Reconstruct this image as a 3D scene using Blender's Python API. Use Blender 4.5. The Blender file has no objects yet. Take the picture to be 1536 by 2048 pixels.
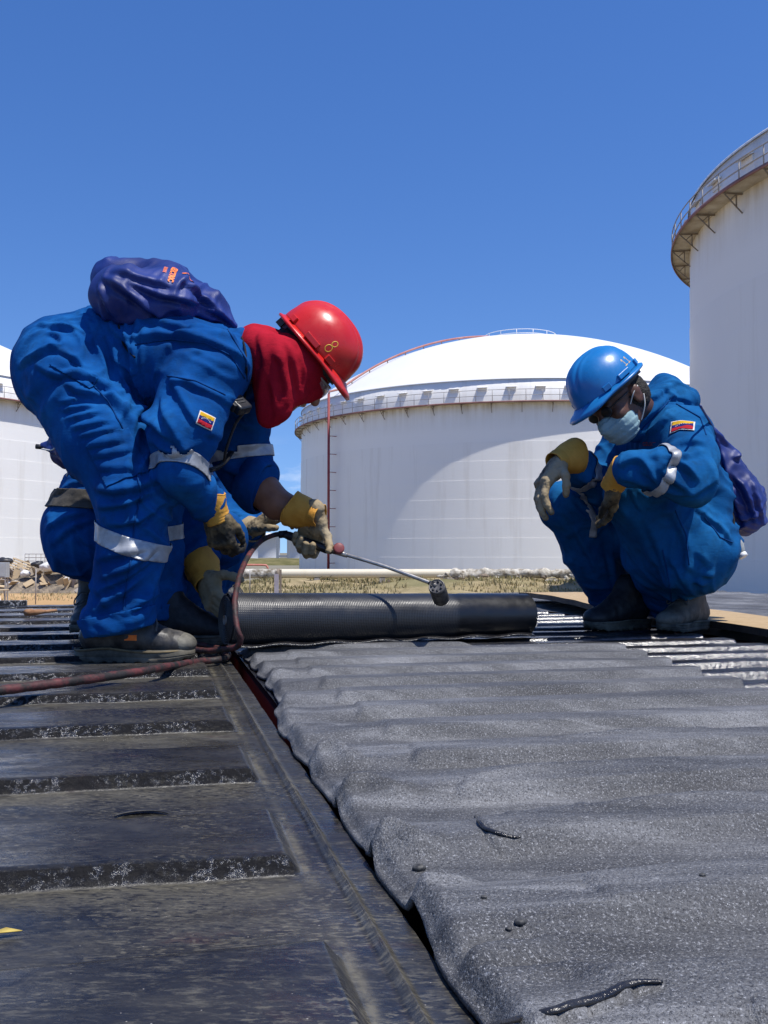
import bpy, bmesh, math, random
import numpy as np
from mathutils import Vector, Matrix
from mathutils.bvhtree import BVHTree

random.seed(7); RNG = np.random.default_rng(7)
scene = bpy.context.scene
COL = scene.collection
rad = math.radians

# ------------------------------------------------------------------ camera
F_PX = 2000.0; CX, CY, HORIZON = 768.0, 1024.0, 1105.0
ROOF_Z = 2.60                 # top of the containers above the ground
CAM_H = 0.30                  # the phone is held just above the roof sheet
S = CAM_H / 0.32              # reference depths below were read for 0.32 m
CAM_Z = ROOF_Z + CAM_H
PITCH = math.atan((HORIZON - CY) / F_PX)
cam_data = bpy.data.cameras.new('camera')
cam = bpy.data.objects.new('camera', cam_data); COL.objects.link(cam)
cam.location = (0, 0, CAM_Z); cam.rotation_euler = (math.pi/2 + PITCH, 0, 0)
cam_data.sensor_fit = 'VERTICAL'; cam_data.sensor_height = 36.0
cam_data.lens = 36.0 * F_PX / 2048.0
cam_data.clip_start = 0.02; cam_data.clip_end = 9000
scene.camera = cam
scene.render.resolution_x = 768; scene.render.resolution_y = 1024

# ------------------------------------------------------------------ sky and sun
SUN_EL, SUN_AZ = rad(67.5), rad(129)          # azimuth clockwise from +Y
SUN_DIR = Vector((math.sin(SUN_AZ)*math.cos(SUN_EL), math.cos(SUN_AZ)*math.cos(SUN_EL), math.sin(SUN_EL)))
world = bpy.data.worlds.new('World'); scene.world = world; world.use_nodes = True
wn, wl = world.node_tree.nodes, world.node_tree.links
wn.clear()
w_out = wn.new('ShaderNodeOutputWorld'); w_bg = wn.new('ShaderNodeBackground')
w_sky = wn.new('ShaderNodeTexSky'); w_sky.sky_type = 'NISHITA'; w_sky.sun_disc = False
w_sky.sun_elevation = SUN_EL; w_sky.sun_rotation = SUN_AZ
w_sky.air_density = 1.0; w_sky.dust_density = 0.25; w_sky.ozone_density = 2.2; w_sky.altitude = 0
w_bg.inputs['Strength'].default_value = 0.135
# clear polarised blue: deepen the sky's saturation, add a low rim of small far clouds
w_hsv = wn.new('ShaderNodeHueSaturation'); w_hsv.inputs['Saturation'].default_value = 1.30
w_hsv.inputs['Hue'].default_value = 0.513
w_hsv.inputs['Value'].default_value = 1.13
wl.new(w_sky.outputs[0], w_hsv.inputs['Color'])
w_tc = wn.new('ShaderNodeTexCoord'); w_sep = wn.new('ShaderNodeSeparateXYZ')
wl.new(w_tc.outputs['Generated'], w_sep.inputs[0])
w_va = wn.new('ShaderNodeVectorMath'); w_va.operation = 'MULTIPLY_ADD'      # a clear tropical horizon: no dusty yellow rim
wl.new(w_tc.outputs['Generated'], w_va.inputs[0]); w_va.inputs[1].default_value = (1, 1, .92); w_va.inputs[2].default_value = (0, 0, .13)
w_vn = wn.new('ShaderNodeVectorMath'); w_vn.operation = 'NORMALIZE'; wl.new(w_va.outputs[0], w_vn.inputs[0]); wl.new(w_vn.outputs[0], w_sky.inputs['Vector'])
w_map = wn.new('ShaderNodeMapping'); w_map.inputs['Scale'].default_value = (9, 9, 30)
wl.new(w_tc.outputs['Generated'], w_map.inputs[0])
w_noise = wn.new('ShaderNodeTexNoise'); w_noise.inputs['Scale'].default_value = 1.6
w_noise.inputs['Detail'].default_value = 7; w_noise.inputs['Roughness'].default_value = 0.6
wl.new(w_map.outputs[0], w_noise.inputs['Vector'])
w_cr = wn.new('ShaderNodeValToRGB'); w_cr.color_ramp.elements[0].position = 0.50; w_cr.color_ramp.elements[1].position = 0.72
wl.new(w_noise.outputs[0], w_cr.inputs[0])
w_el = wn.new('ShaderNodeValToRGB')
e = w_el.color_ramp.elements
e[0].position = 0.0; e[0].color = (1, 1, 1, 1); e[1].position = 0.115; e[1].color = (0, 0, 0, 1)
x = e.new(0.06); x.color = (.8, .8, .8, 1)
wl.new(w_sep.outputs['Z'], w_el.inputs[0])
w_mul = wn.new('ShaderNodeMath'); w_mul.operation = 'MULTIPLY'
wl.new(w_cr.outputs[0], w_mul.inputs[0]); wl.new(w_el.outputs[0], w_mul.inputs[1])
w_mul2 = wn.new('ShaderNodeMath'); w_mul2.operation = 'MULTIPLY'; w_mul2.inputs[1].default_value = 0.75
wl.new(w_mul.outputs[0], w_mul2.inputs[0])
w_mix = wn.new('ShaderNodeMix'); w_mix.data_type = 'RGBA'
wl.new(w_mul2.outputs[0], w_mix.inputs['Factor']); wl.new(w_hsv.outputs[0], w_mix.inputs['A'])
w_mix.inputs['B'].default_value = (6.6, 7.0, 7.6, 1)
wl.new(w_mix.outputs['Result'], w_bg.inputs['Color']); wl.new(w_bg.outputs[0], w_out.inputs['Surface'])

sun_data = bpy.data.lights.new('sun', 'SUN'); sun_data.energy = 5.0; sun_data.angle = rad(0.53)
sun_data.color = (1.0, 0.96, 0.90)
sun = bpy.data.objects.new('sun', sun_data); COL.objects.link(sun)
sun.rotation_euler = SUN_DIR.to_track_quat('Z', 'Y').to_euler(); sun.location = (30, -30, 60)

scene.view_settings.view_transform = 'Standard'; scene.view_settings.look = 'None'
scene.view_settings.gamma = 1.0; scene.view_settings.exposure = 0.15
scene.view_settings.use_curve_mapping = False

# ------------------------------------------------------------------ picture <-> place
cp, sp = math.cos(PITCH), math.sin(PITCH)
def ray(px, py):
    x = (px - CX) / F_PX; y = (CY - py) / F_PX
    return np.array([x, cp - sp*y, sp + cp*y])
def P(px, py, d):                        # the point of that pixel at (scaled) reference depth d
    r = ray(px, py); t = d*S / r[1]
    return np.array([r[0]*t, d*S, CAM_Z + r[2]*t])
def PA(px, py, y):                       # same with an absolute distance in metres
    r = ray(px, py); t = y / r[1]
    return np.array([r[0]*t, y, CAM_Z + r[2]*t])
def G(px, py, z=0.0):                    # point on the roof sheet (z above it)
    r = ray(px, py); t = (ROOF_Z + z - CAM_Z) / r[2]
    return np.array([r[0]*t, r[1]*t, ROOF_Z + z])
def RP(px, d): return px * d * S / F_PX  # pixels -> metres at reference depth d
TH = math.atan(0.2216/0.975)             # the containers stand 12.8 degrees off the camera axis
U = np.array([math.cos(TH), math.sin(TH), 0]); V = np.array([-math.sin(TH), math.cos(TH), 0])
def AB(a, b, z=0.0): return U*a*S + V*b*S + np.array([0, 0, ROOF_Z + z])
# ------------------------------------------------------------------ object helpers
ORG = {}
def _link(o, parent):
    COL.objects.link(o)
    if parent is not None: o.parent = parent
def tag(o, label=None, cat=None, group=None, kind=None):
    if label: o['label'] = label
    if cat: o['category'] = cat
    if group: o['group'] = group
    if kind: o['kind'] = kind
    return o
def thing(name, loc, label, cat, group=None):
    o = bpy.data.objects.new(name, None); o.empty_display_size = 0.1
    COL.objects.link(o); o.location = loc; ORG[o] = np.array(loc, float)
    return tag(o, label, cat, group)
def mesh_from(verts, faces, smooth=True, name='mesh'):
    me = bpy.data.meshes.new(name)
    verts = np.asarray(verts, np.float32)
    if isinstance(faces, np.ndarray) and faces.ndim == 2:
        n, k = faces.shape
        me.vertices.add(len(verts)); me.vertices.foreach_set('co', verts.ravel())
        me.loops.add(n*k); me.loops.foreach_set('vertex_index', faces.astype(np.int32).ravel())
        me.polygons.add(n); me.polygons.foreach_set('loop_start', np.arange(0, n*k, k, dtype=np.int32))
        me.update(calc_edges=True); me.validate()
    else:
        me.from_pydata([tuple(v) for v in verts], [], [tuple(int(i) for i in f) for f in faces]); me.update()
    if smooth: me.polygons.foreach_set('use_smooth', np.ones(len(me.polygons), bool))
    return me
def obj(name, verts, faces, mat, parent=None, smooth=True, loc=None):
    """world-space verts -> one mesh object; its origin sits on its thing's base"""
    verts = np.asarray(verts, float)
    if parent is not None: org = ORG[parent]; rel = (0, 0, 0)
    else:
        org = np.array(loc, float) if loc is not None else np.array([verts[:, 0].mean(), verts[:, 1].mean(), verts[:, 2].min()])
        rel = org
    me = mesh_from(verts - org, faces, smooth, name)
    if mat is not None: me.materials.append(mat)
    o = bpy.data.objects.new(name, me); o.location = rel; ORG[o] = org
    _link(o, parent); return o
def shared(name, me, parent, mtx):
    o = bpy.data.objects.new(name, me); _link(o, parent); o.matrix_local = mtx
    ORG[o] = ORG[parent] if parent is not None else np.array(mtx.translation)
    return o
def sharp(o, ang=35):
    me = o.data
    bm = bmesh.new(); bm.from_mesh(me)
    for e in bm.edges:
        if len(e.link_faces) == 2 and e.calc_face_angle(0) > rad(ang): e.smooth = False
    bm.to_mesh(me); bm.free(); return o
def bevel(o, w=0.004, seg=2):
    m = o.modifiers.new('b', 'BEVEL'); m.width = w; m.segments = seg; m.limit_method = 'ANGLE'; m.angle_limit = rad(40)
    return o
def solid(o, t, off=0.0):
    m = o.modifiers.new('s', 'SOLIDIFY'); m.thickness = t; m.offset = off; return o
def unit(v):
    v = np.asarray(v, float); return v / max(1e-9, np.linalg.norm(v))
def frame(f, up):
    """columns: forward, side, up"""
    f = unit(f); s = unit(np.cross(up, f)); u = np.cross(f, s)
    return np.stack([f, s, u], 1)

class MB:
    def __init__(s): s.v = []; s.f = []; s.n = 0
    def add(s, v, f):
        v = np.asarray(v, float); s.v.append(v); s.f += [tuple(i + s.n for i in q) for q in f]; s.n += len(v); return s
    def box(s, c, h, R=None):
        R = np.eye(3) if R is None else R
        q = np.array([[x, y, z] for z in (-1, 1) for y in (-1, 1) for x in (-1, 1)], float) * np.array(h)
        return s.add(q @ R.T + np.array(c), [(0, 2, 3, 1), (4, 5, 7, 6), (0, 1, 5, 4), (2, 6, 7, 3), (0, 4, 6, 2), (1, 3, 7, 5)])
    def bar(s, a, b, w, t, up=(0, 0, 1)):
        a = np.array(a, float); b = np.array(b, float); d = unit(b - a)
        if abs(np.dot(d, up)) > .98: up = (1, 0, 0)
        return s.box((a+b)/2, (np.linalg.norm(b-a)/2, w/2, t/2), frame(d, np.array(up, float)))
    def tube(s, pts, r, n=8, cap=True, closed=False):
        v, f = tube(pts, r, n, cap, closed); return s.add(v, f)
    def build(s, name, mat, parent=None, smooth=True, loc=None):
        return obj(name, np.concatenate(s.v), s.f, mat, parent, smooth, loc)
def catmull(pts, n=8, closed=False):
    p = np.asarray(pts, float); out = []
    m = len(p)
    for i in range(m if closed else m-1):
        g = (lambda k: p[k % m]) if closed else (lambda k: p[min(max(k, 0), m-1)])
        p0, p1, p2, p3 = g(i-1), g(i), g(i+1), g(i+2)
        for t in np.linspace(0, 1, n, endpoint=False):
            out.append(.5*((2*p1)+(-p0+p2)*t+(2*p0-5*p1+4*p2-p3)*t*t+(-p0+3*p1-3*p2+p3)*t**3))
    if not closed: out.append(p[-1])
    return np.array(out)
def tube(pts, r, n=8, cap=True, closed=False, squash=None):
    pts = np.asarray(pts, float); m = len(pts)
    r = np.broadcast_to(np.asarray(r, float), (m,))
    if closed: tg = np.roll(pts, -1, 0) - np.roll(pts, 1, 0)
    else: tg = np.gradient(pts, axis=0)
    tg = tg / np.maximum(1e-9, np.linalg.norm(tg, axis=1))[:, None]
    up = np.array([0, 0, 1.]) if abs(tg[0][2]) < .9 else np.array([1., 0, 0])
    V_ = []
    nrm = unit(np.cross(tg[0], up))
    for i in range(m):
        nrm = unit(nrm - tg[i]*np.dot(nrm, tg[i])); b = np.cross(tg[i], nrm)
        a = np.linspace(0, 2*math.pi, n, endpoint=False)
        V_.append(pts[i] + r[i]*(np.cos(a)[:, None]*nrm + np.sin(a)[:, None]*b*(squash or 1)))
    V_ = np.concatenate(V_); f = []
    for i in range(m if closed else m-1):
        j = (i+1) % m
        for k in range(n):
            k2 = (k+1) % n; f.append((i*n+k, i*n+k2, j*n+k2, j*n+k))
    if cap and not closed: f.append(tuple(range(n-1, -1, -1))); f.append(tuple((m-1)*n+k for k in range(n)))
    return V_, f
def grid(nu, nv, wrap=False):
    i, j = np.meshgrid(np.arange(nu-1), np.arange(nv if wrap else nv-1), indexing='ij')
    j2 = (j+1) % nv
    return np.stack([i*nv+j, (i+1)*nv+j, (i+1)*nv+j2, i*nv+j2], -1).reshape(-1, 4)

# ------------------------------------------------------------------ noise
_perm = RNG.permutation(256).astype(np.int32); _perm = np.concatenate([_perm, _perm, _perm])
_g = RNG.normal(size=(256, 3)); _g /= np.linalg.norm(_g, axis=1)[:, None]; _g = _g.astype(np.float32)
def pn(p):
    p = np.asarray(p, np.float32); i = np.floor(p).astype(np.int32); f = p - i; i &= 255
    w = f*f*f*(f*(f*6-15)+10); out = 0
    for dx in (0, 1):
        for dy in (0, 1):
            for dz in (0, 1):
                h = _perm[_perm[_perm[i[:, 0]+dx]+i[:, 1]+dy]+i[:, 2]+dz]
                g = _g[h]; d = f - np.array([dx, dy, dz], np.float32)
                ww = (w[:, 0] if dx else 1-w[:, 0])*(w[:, 1] if dy else 1-w[:, 1])*(w[:, 2] if dz else 1-w[:, 2])
                out = out + ww*(g*d).sum(1)
    return out*1.5
def fbm(p, o=3):
    r = 0; a = 1.0; p = np.asarray(p, np.float32)
    for k in range(o): r = r + a*pn(p*(2.03**k)+17.3*k); a *= .5
    return r
def ridged(p, o=2):
    r = 0; a = 1.0; p = np.asarray(p, np.float32)
    for k in range(o): r = r + a*(1-np.abs(pn(p*(2.1**k)+31.7*k))*1.9); a *= .45
    return r
def sstep(a, b, x):
    t = np.clip((x-a)/(b-a), 0, 1); return t*t*(3-2*t)

# ------------------------------------------------------------------ signed distance modelling
class Sdf:
    def __init__(s): s.p = []
    def cap(s, a, b, ra, rb, k=.03, flat=None):     # flat = (axis, factor<1 thins)
        s.p.append(('c', np.array(a, float), np.array(b, float), ra, rb, k, flat)); return s
    def ell(s, c, r, R=None, k=.03): s.p.append(('e', np.array(c, float), np.array(r, float), np.eye(3) if R is None else R, k)); return s
    def box(s, c, h, r, R=None, k=.02): s.p.append(('b', np.array(c, float), np.array(h, float), r, np.eye(3) if R is None else R, k)); return s
    def cut(s, c, n, k=.01): s.p.append(('x', np.array(c, float), unit(n), k)); return s     # remove the side the normal points to
    def chain(s, pts, k=.03, flat=None):
        for (a, ra), (b, rb) in zip(pts[:-1], pts[1:]): s.cap(a, b, ra, rb, k, flat)
        return s
    def bounds(s):
        lo = []; hi = []
        for q in s.p:
            if q[0] == 'c':
                r = max(q[3], q[4]); f = 1.0
                lo += [q[1]-r, q[2]-r]; hi += [q[1]+r, q[2]+r]
            elif q[0] == 'e': r = q[2].max(); lo.append(q[1]-r); hi.append(q[1]+r)
            elif q[0] == 'b': r = np.linalg.norm(q[2])+q[3]; lo.append(q[1]-r); hi.append(q[1]+r)
        return np.min(lo, 0), np.max(hi, 0)
    def one(s, q, X):
        if q[0] == 'c':
            _, a, b, ra, rb, k, flat = q
            a = a.astype(np.float32); b = b.astype(np.float32)
            if flat is not None:
                n = np.asarray(flat[0], np.float32); m = ((a+b)/2)
                X = X + ((X-m) @ n)[:, None]*n*np.float32(1/flat[1]-1)
                sc = flat[1] if flat[1] < 1 else 1
            else: sc = 1
            ab = b-a; t = np.clip(((X-a) @ ab)/max(1e-9, float(ab @ ab)), 0, 1)
            d = np.linalg.norm(X-a-t[:, None]*ab, axis=1)-(ra+(rb-ra)*t)
            return d*np.float32(sc*.5+.5)
        if q[0] == 'e':
            _, c, r, R, k = q
            L = (X-c.astype(np.float32)) @ R.astype(np.float32); r = r.astype(np.float32)
            k0 = np.linalg.norm(L/r, axis=1); k1 = np.linalg.norm(L/(r*r), axis=1)
            return k0*(k0-1)/np.maximum(k1, 1e-6)
        if q[0] == 'b':
            _, c, h, r, R, k = q
            L = np.abs((X-c.astype(np.float32)) @ R.astype(np.float32))-h.astype(np.float32)
            return np.linalg.norm(np.maximum(L, 0), axis=1)+np.minimum(L.max(1), 0)-r
    def ev(s, X):
        d = None
        for q in s.p:
            if q[0] == 'x':
                e = (X-q[1].astype(np.float32)) @ q[2].astype(np.float32); k = q[3]
                h = np.clip(.5+.5*(d-(e))/-k, 0, 1) if False else None
                m = np.maximum(d, e); d = m + np.maximum(k-np.abs(d-e), 0)**2/(4*k); continue
            e = s.one(q, X); k = q[-2] if q[0] == 'c' else q[-1]
            if d is None: d = e
            else: d = np.minimum(d, e) - np.maximum(k-np.abs(d-e), 0)**2/(4*k)
        return d
    def mesh(s, vox, extra=None):
        lo, hi = s.bounds(); lo = lo-vox*5; hi = hi+vox*5
        B = 8
        nb = np.ceil((hi-lo)/vox/B).astype(int); n = nb*B+1
        D = np.empty(n, np.float32)
        bi = np.stack(np.meshgrid(*[np.arange(k) for k in nb], indexing='ij'), -1).reshape(-1, 3)
        cen = (lo+(bi*B+B/2)*vox).astype(np.float32)
        dc = s.ev(cen); lim = B*vox*.87*1.35+vox*2
        act = np.abs(dc) < lim
        # fill inactive blocks with their sign
        big = np.where(dc > 0, 1., -1.).astype(np.float32).reshape(nb)
        full = np.repeat(np.repeat(np.repeat(big, B, 0), B, 1), B, 2)
        D[:] = 1.; D[:-1, :-1, :-1] = full
        o = np.stack(np.meshgrid(*[np.arange(B+1)]*3, indexing='ij'), -1).reshape(-1, 3)
        idx = (bi[act][:, None, :]*B+o[None]).reshape(-1, 3)
        lin = np.unique(np.ravel_multi_index(idx.T, n))
        ijk = np.stack(np.unravel_index(lin, n), -1)
        X = (lo+ijk*vox).astype(np.float32)
        D.ravel()[lin] = np.concatenate([s.ev(c) for c in np.array_split(X, max(1, len(X)//150000))])
        return nets(D, lo, vox)
def nets(D, lo, vox):
    sg = D < 0
    c = np.zeros(np.array(D.shape)-1, np.int8)
    for dx in (0, 1):
        for dy in (0, 1):
            for dz in (0, 1):
                c += sg[dx:D.shape[0]-1+dx, dy:D.shape[1]-1+dy, dz:D.shape[2]-1+dz]
    act = (c > 0) & (c < 8)
    ci = np.argwhere(act); ids = -np.ones(act.shape, np.int64); ids[act] = np.arange(len(ci))
    acc = np.zeros((len(ci), 3)); cnt = np.zeros(len(ci))
    cor = [(0,0,0),(1,0,0),(0,1,0),(1,1,0),(0,0,1),(1,0,1),(0,1,1),(1,1,1)]
    for a, b in [(0,1),(2,3),(4,5),(6,7),(0,2),(1,3),(4,6),(5,7),(0,4),(1,5),(2,6),(3,7)]:
        A = np.array(cor[a]); Bc = np.array(cor[b])
        da = D[tuple((ci+A).T)]; db = D[tuple((ci+Bc).T)]
        m = (da < 0) != (db < 0); t = np.where(m, da/np.where(m, da-db, 1), 0)
        acc[m] += (A+(Bc-A)*t[:, None])[m]; cnt += m
    v = lo+(ci+acc/cnt[:, None])*vox
    F = []
    for ax in range(3):
        u, w = [(1, 2), (2, 0), (0, 1)][ax]
        sl = [slice(None)]*3; sl[ax] = slice(0, -1); s0 = sg[tuple(sl)]; sl[ax] = slice(1, None); s1 = sg[tuple(sl)]
        e = np.argwhere(s0 != s1); e = e[(e[:, u] > 0) & (e[:, w] > 0) & (e[:, u] < ids.shape[u]) & (e[:, w] < ids.shape[w])]
        du = np.zeros(3, int); du[u] = 1; dw = np.zeros(3, int); dw[w] = 1
        q = np.stack([ids[tuple((e-du-dw).T)], ids[tuple((e-dw).T)], ids[tuple(e.T)], ids[tuple((e-du).T)]], 1)
        fl = ~s0[tuple(e.T)]; q[fl] = q[fl][:, ::-1]
        F.append(q)
    F = np.concatenate(F); F = F[(F >= 0).all(1)]
    return v, F
def vnormals(v, f):
    a = v[f[:, 2]]-v[f[:, 0]]; b = v[f[:, 3]]-v[f[:, 1]]; n = np.cross(a, b)
    N = np.zeros_like(v)
    for k in range(4): np.add.at(N, f[:, k], n)
    return N/np.maximum(1e-12, np.linalg.norm(N, axis=1))[:, None]
def relax(v, f, it=2, lam=.5):
    for _ in range(it):
        A = np.zeros_like(v); C = np.zeros(len(v))
        for k in range(4):
            j = f[:, (k+1) % 4]; np.add.at(A, f[:, k], v[j]); np.add.at(C, f[:, k], 1)
        v = v+lam*(A/np.maximum(C, 1)[:, None]-v)
    return v

# ------------------------------------------------------------------ cutting tapes, patches and prints out of a surface
def cut_region(v, f, mask, planes, off):
    """keep faces in mask, trim by planes (point, outward normal), lift by off -> verts, faces"""
    N = vnormals(v, f); fs = f[mask[f].all(1)]
    bm = bmesh.new(); mp = {}
    for q in fs:
        vs = []
        for i in q:
            if i not in mp: mp[i] = bm.verts.new(v[i]+N[i]*off)
            vs.append(mp[i])
        try: bm.faces.new(vs)
        except ValueError: pass
    for c, n in planes:
        bmesh.ops.bisect_plane(bm, geom=bm.verts[:]+bm.edges[:]+bm.faces[:], plane_co=Vector(c), plane_no=Vector(n), clear_outer=True)
    bm.verts.ensure_lookup_table(); bm.verts.index_update()
    V_ = np.array([tuple(x.co) for x in bm.verts]); F_ = [tuple(x.index for x in q.verts) for q in bm.faces]
    bm.free(); return V_, F_
def band(name, body, c, axis, w, lim, mat, parent, off=.0035, thick=.002):
    v, f = body; c = np.asarray(c, float); ax = unit(axis); d = (v-c) @ ax
    m = (np.abs(d) < w/2+.03) & (np.linalg.norm(v-c-d[:, None]*ax, axis=1) < lim)
    V_, F_ = cut_region(v, f, m, [(c+ax*w/2, ax), (c-ax*w/2, -ax)], off)
    if not len(F_): print('EMPTY band', name); return None
    return solid(obj(name, V_, F_, mat, parent), thick, 1)
def patch(name, body, c, n, up, w, h, mat, parent, off, shift=(0, 0)):
    v, f = body; n = unit(n); up = unit(np.asarray(up)-n*np.dot(up, n)); s = np.cross(up, n)
    c0 = np.asarray(c, float); N = vnormals(v, f)
    m = (np.linalg.norm(v-c0, axis=1) < max(w, h)*1.3+.02) & (N @ n > .05)
    c = c0+s*shift[0]+up*shift[1]
    V_, F_ = cut_region(v, f, m, [(c+s*w/2, s), (c-s*w/2, -s), (c+up*h/2, up), (c-up*h/2, -up)], off)
    if not len(F_): print('EMPTY patch', name); return None
    return solid(obj(name, V_, F_, mat, parent), .0012, 1)
def surface(body): return BVHTree.FromPolygons([tuple(x) for x in body[0]], [tuple(int(i) for i in q) for q in body[1]])
def drop(bvh, pts, n, off, reach=.25):
    out = []; n = unit(n)
    for p in pts:
        h = bvh.ray_cast(Vector(p+n*reach), Vector(-n), reach*2.5)
        out.append(np.array(h[0])+n*off if h[0] is not None else np.full(3, np.nan))
    return np.array(out)
def keep_hit(v, f):
    ok = ~np.isnan(v).any(1); v = v.copy(); v[~ok] = v[ok].mean(0) if ok.any() else 0
    f = [tuple(int(i) for i in q) for q in f if all(ok[i] for i in q) and max(np.linalg.norm(v[q[0]]-v[i]) for i in q) < .06]
    used = sorted({i for q in f for i in q}); mp = {i: k for k, i in enumerate(used)}
    return v[used], [tuple(mp[i] for i in q) for q in f]
def print_text(name, body_bvh, txt, c, n, right, size, mat, parent, off=.002, bold=0.0):
    cu = bpy.data.curves.new('t', 'FONT'); cu.body = txt; cu.size = size; cu.align_x = 'CENTER'; cu.align_y = 'CENTER'; cu.offset = bold
    cu.resolution_u = 3
    o = bpy.data.objects.new('t', cu); COL.objects.link(o)
    me = o.to_mesh(); bm = bmesh.new(); bm.from_mesh(me); o.to_mesh_clear()
    bmesh.ops.triangulate(bm, faces=bm.faces)
    bmesh.ops.subdivide_edges(bm, edges=[e for e in bm.edges if e.calc_length() > size*.25], cuts=1)
    L = np.array([tuple(x.co) for x in bm.verts]); bm.verts.index_update()
    F_ = [tuple(x.index for x in q.verts) for q in bm.faces]; bm.free()
    COL.objects.unlink(o); bpy.data.objects.remove(o); bpy.data.curves.remove(cu)
    n = unit(n); r = unit(np.asarray(right)-n*np.dot(right, n)); u = np.cross(n, r)
    W = np.asarray(c)+L[:, :1]*r+L[:, 1:2]*u
    return obj(name, *keep_hit(drop(body_bvh, W, n, off), F_), mat, parent, smooth=False)
# ------------------------------------------------------------------ materials
class Mat:
    def __init__(s, name, rough=.6, spec=.5, metal=0.0):
        s.m = bpy.data.materials.new(name); s.m.use_nodes = True
        s.n = s.m.node_tree.nodes; s.l = s.m.node_tree.links
        s.b = s.n['Principled BSDF']; s.b.inputs['Roughness'].default_value = rough
        s.b.inputs['Specular IOR Level'].default_value = spec; s.b.inputs['Metallic'].default_value = metal
        s.tc = s.n.new('ShaderNodeTexCoord'); s.cur = None; s.h = None
    def vec(s, scale=(1, 1, 1), rot=(0, 0, 0), out='Object'):
        m = s.n.new('ShaderNodeMapping'); m.inputs['Scale'].default_value = scale; m.inputs['Rotation'].default_value = rot
        s.l.new(s.tc.outputs[out], m.inputs[0]); return m.outputs[0]
    def noise(s, scale, detail=4, rough=.55, vec=None, dist=0.0):
        t = s.n.new('ShaderNodeTexNoise'); t.inputs['Scale'].default_value = scale; t.inputs['Detail'].default_value = detail
        t.inputs['Roughness'].default_value = rough; t.inputs['Distortion'].default_value = dist
        s.l.new(vec if vec is not None else s.tc.outputs['Object'], t.inputs['Vector']); return t.outputs[0]
    def vor(s, scale, vec=None, feature='F1', out='Distance'):
        t = s.n.new('ShaderNodeTexVoronoi'); t.feature = feature; t.inputs['Scale'].default_value = scale
        s.l.new(vec if vec is not None else s.tc.outputs['Object'], t.inputs['Vector']); return t.outputs[out]
    def wave(s, scale, vec, dist=0, direction='X', prof='SIN'):
        t = s.n.new('ShaderNodeTexWave'); t.inputs['Scale'].default_value = scale; t.bands_direction = direction; t.wave_profile = prof
        t.inputs['Distortion'].default_value = dist; s.l.new(vec, t.inputs['Vector']); return t.outputs['Fac']
    def ramp(s, fac, stops):
        r = s.n.new('ShaderNodeValToRGB'); e = r.color_ramp.elements
        while len(e) < len(stops): e.new(.5)
        for q, (p, c) in zip(e, stops):
            q.position = p; q.color = (*c, 1) if not np.isscalar(c) else (c, c, c, 1)
        s.l.new(fac, r.inputs[0]); return r.outputs[0]
    def math(s, op, a, b=None):
        m = s.n.new('ShaderNodeMath'); m.operation = op
        for i, x in enumerate((a, b)):
            if x is None: continue
            if np.isscalar(x): m.inputs[i].default_value = x
            else: s.l.new(x, m.inputs[i])
        return m.outputs[0]
    def attr(s, name):
        a = s.n.new('ShaderNodeAttribute'); a.attribute_name = name; return a.outputs['Fac']
    def mix(s, fac, a, b, mode='MIX'):
        m = s.n.new('ShaderNodeMix'); m.data_type = 'RGBA'; m.blend_type = mode
        for k, x in (('Factor', fac), ('A', a), ('B', b)):
            if np.isscalar(x): m.inputs[k].default_value = x
            elif isinstance(x, tuple): m.inputs[k].default_value = (*x, 1)
            else: s.l.new(x, m.inputs[k])
        return m.outputs['Result']
    def color(s, c):
        if isinstance(c, tuple): s.b.inputs['Base Color'].default_value = (*c, 1)
        else: s.l.new(c, s.b.inputs['Base Color'])
        return s
    def rough(s, f): s.l.new(f, s.b.inputs['Roughness']); return s
    def bump(s, h, strength=.4, dist=.01):
        b = s.n.new('ShaderNodeBump'); b.inputs['Strength'].default_value = strength; b.inputs['Distance'].default_value = dist
        s.l.new(h, b.inputs['Height'])
        if s.h is not None: s.l.new(s.h, b.inputs['Normal'])
        s.h = b.outputs[0]; s.l.new(s.h, s.b.inputs['Normal']); return s
def simple(name, c1, c2=None, scale=20, rough=.6, spec=.5, metal=0, bump=0, bscale=None, bdist=.005, lo=.35, hi=.65):
    m = Mat(name, rough, spec, metal)
    if c2 is None: m.color(c1)
    else: m.color(m.ramp(m.noise(scale, 5, .6), [(lo, c1), (hi, c2)]))
    if bump: m.bump(m.noise(bscale or scale*3, 4), bump, bdist)
    return m.m

# coverall: royal blue cotton drill, faded and soiled in patches, woven grain
def cloth(name, dark, mid, light, dirt):
    m = Mat(name, .9, .08)
    n1 = m.noise(5, 5, .6); n2 = m.noise(38, 4, .6)
    c = m.ramp(n1, [(.3, dark), (.52, mid), (.72, light)])
    c = m.mix(m.math('MULTIPLY', m.ramp(n2, [(.48, 0.), (.72, 1.)]), .45), c, dirt)
    m.color(c)
    m.bump(m.noise(34, 4, .6, m.vec((1, 1, 2.6)), .9), .22, .006)
    w = m.math('ADD', m.wave(330, m.vec(), 0, 'X'), m.wave(330, m.vec(), 0, 'Z'))
    m.bump(w, .10, .0012)
    return m.m
M_BLUE = cloth('coverall_blue', (.002, .036, .152), (.0035, .068, .245), (.011, .118, .345), (.008, .040, .105))
M_BLUE2 = cloth('coverall_blue_faded', (.002, .045, .150), (.005, .084, .240), (.014, .135, .325), (.008, .042, .095))
M_RED_CLOTH = cloth('red_cotton', (.26, .006, .016), (.36, .010, .024), (.46, .018, .035), (.16, .006, .014))
M_SEAM = simple('stitched_seam', (.003, .030, .12), (.006, .055, .19), 60, .9, .08)
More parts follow.
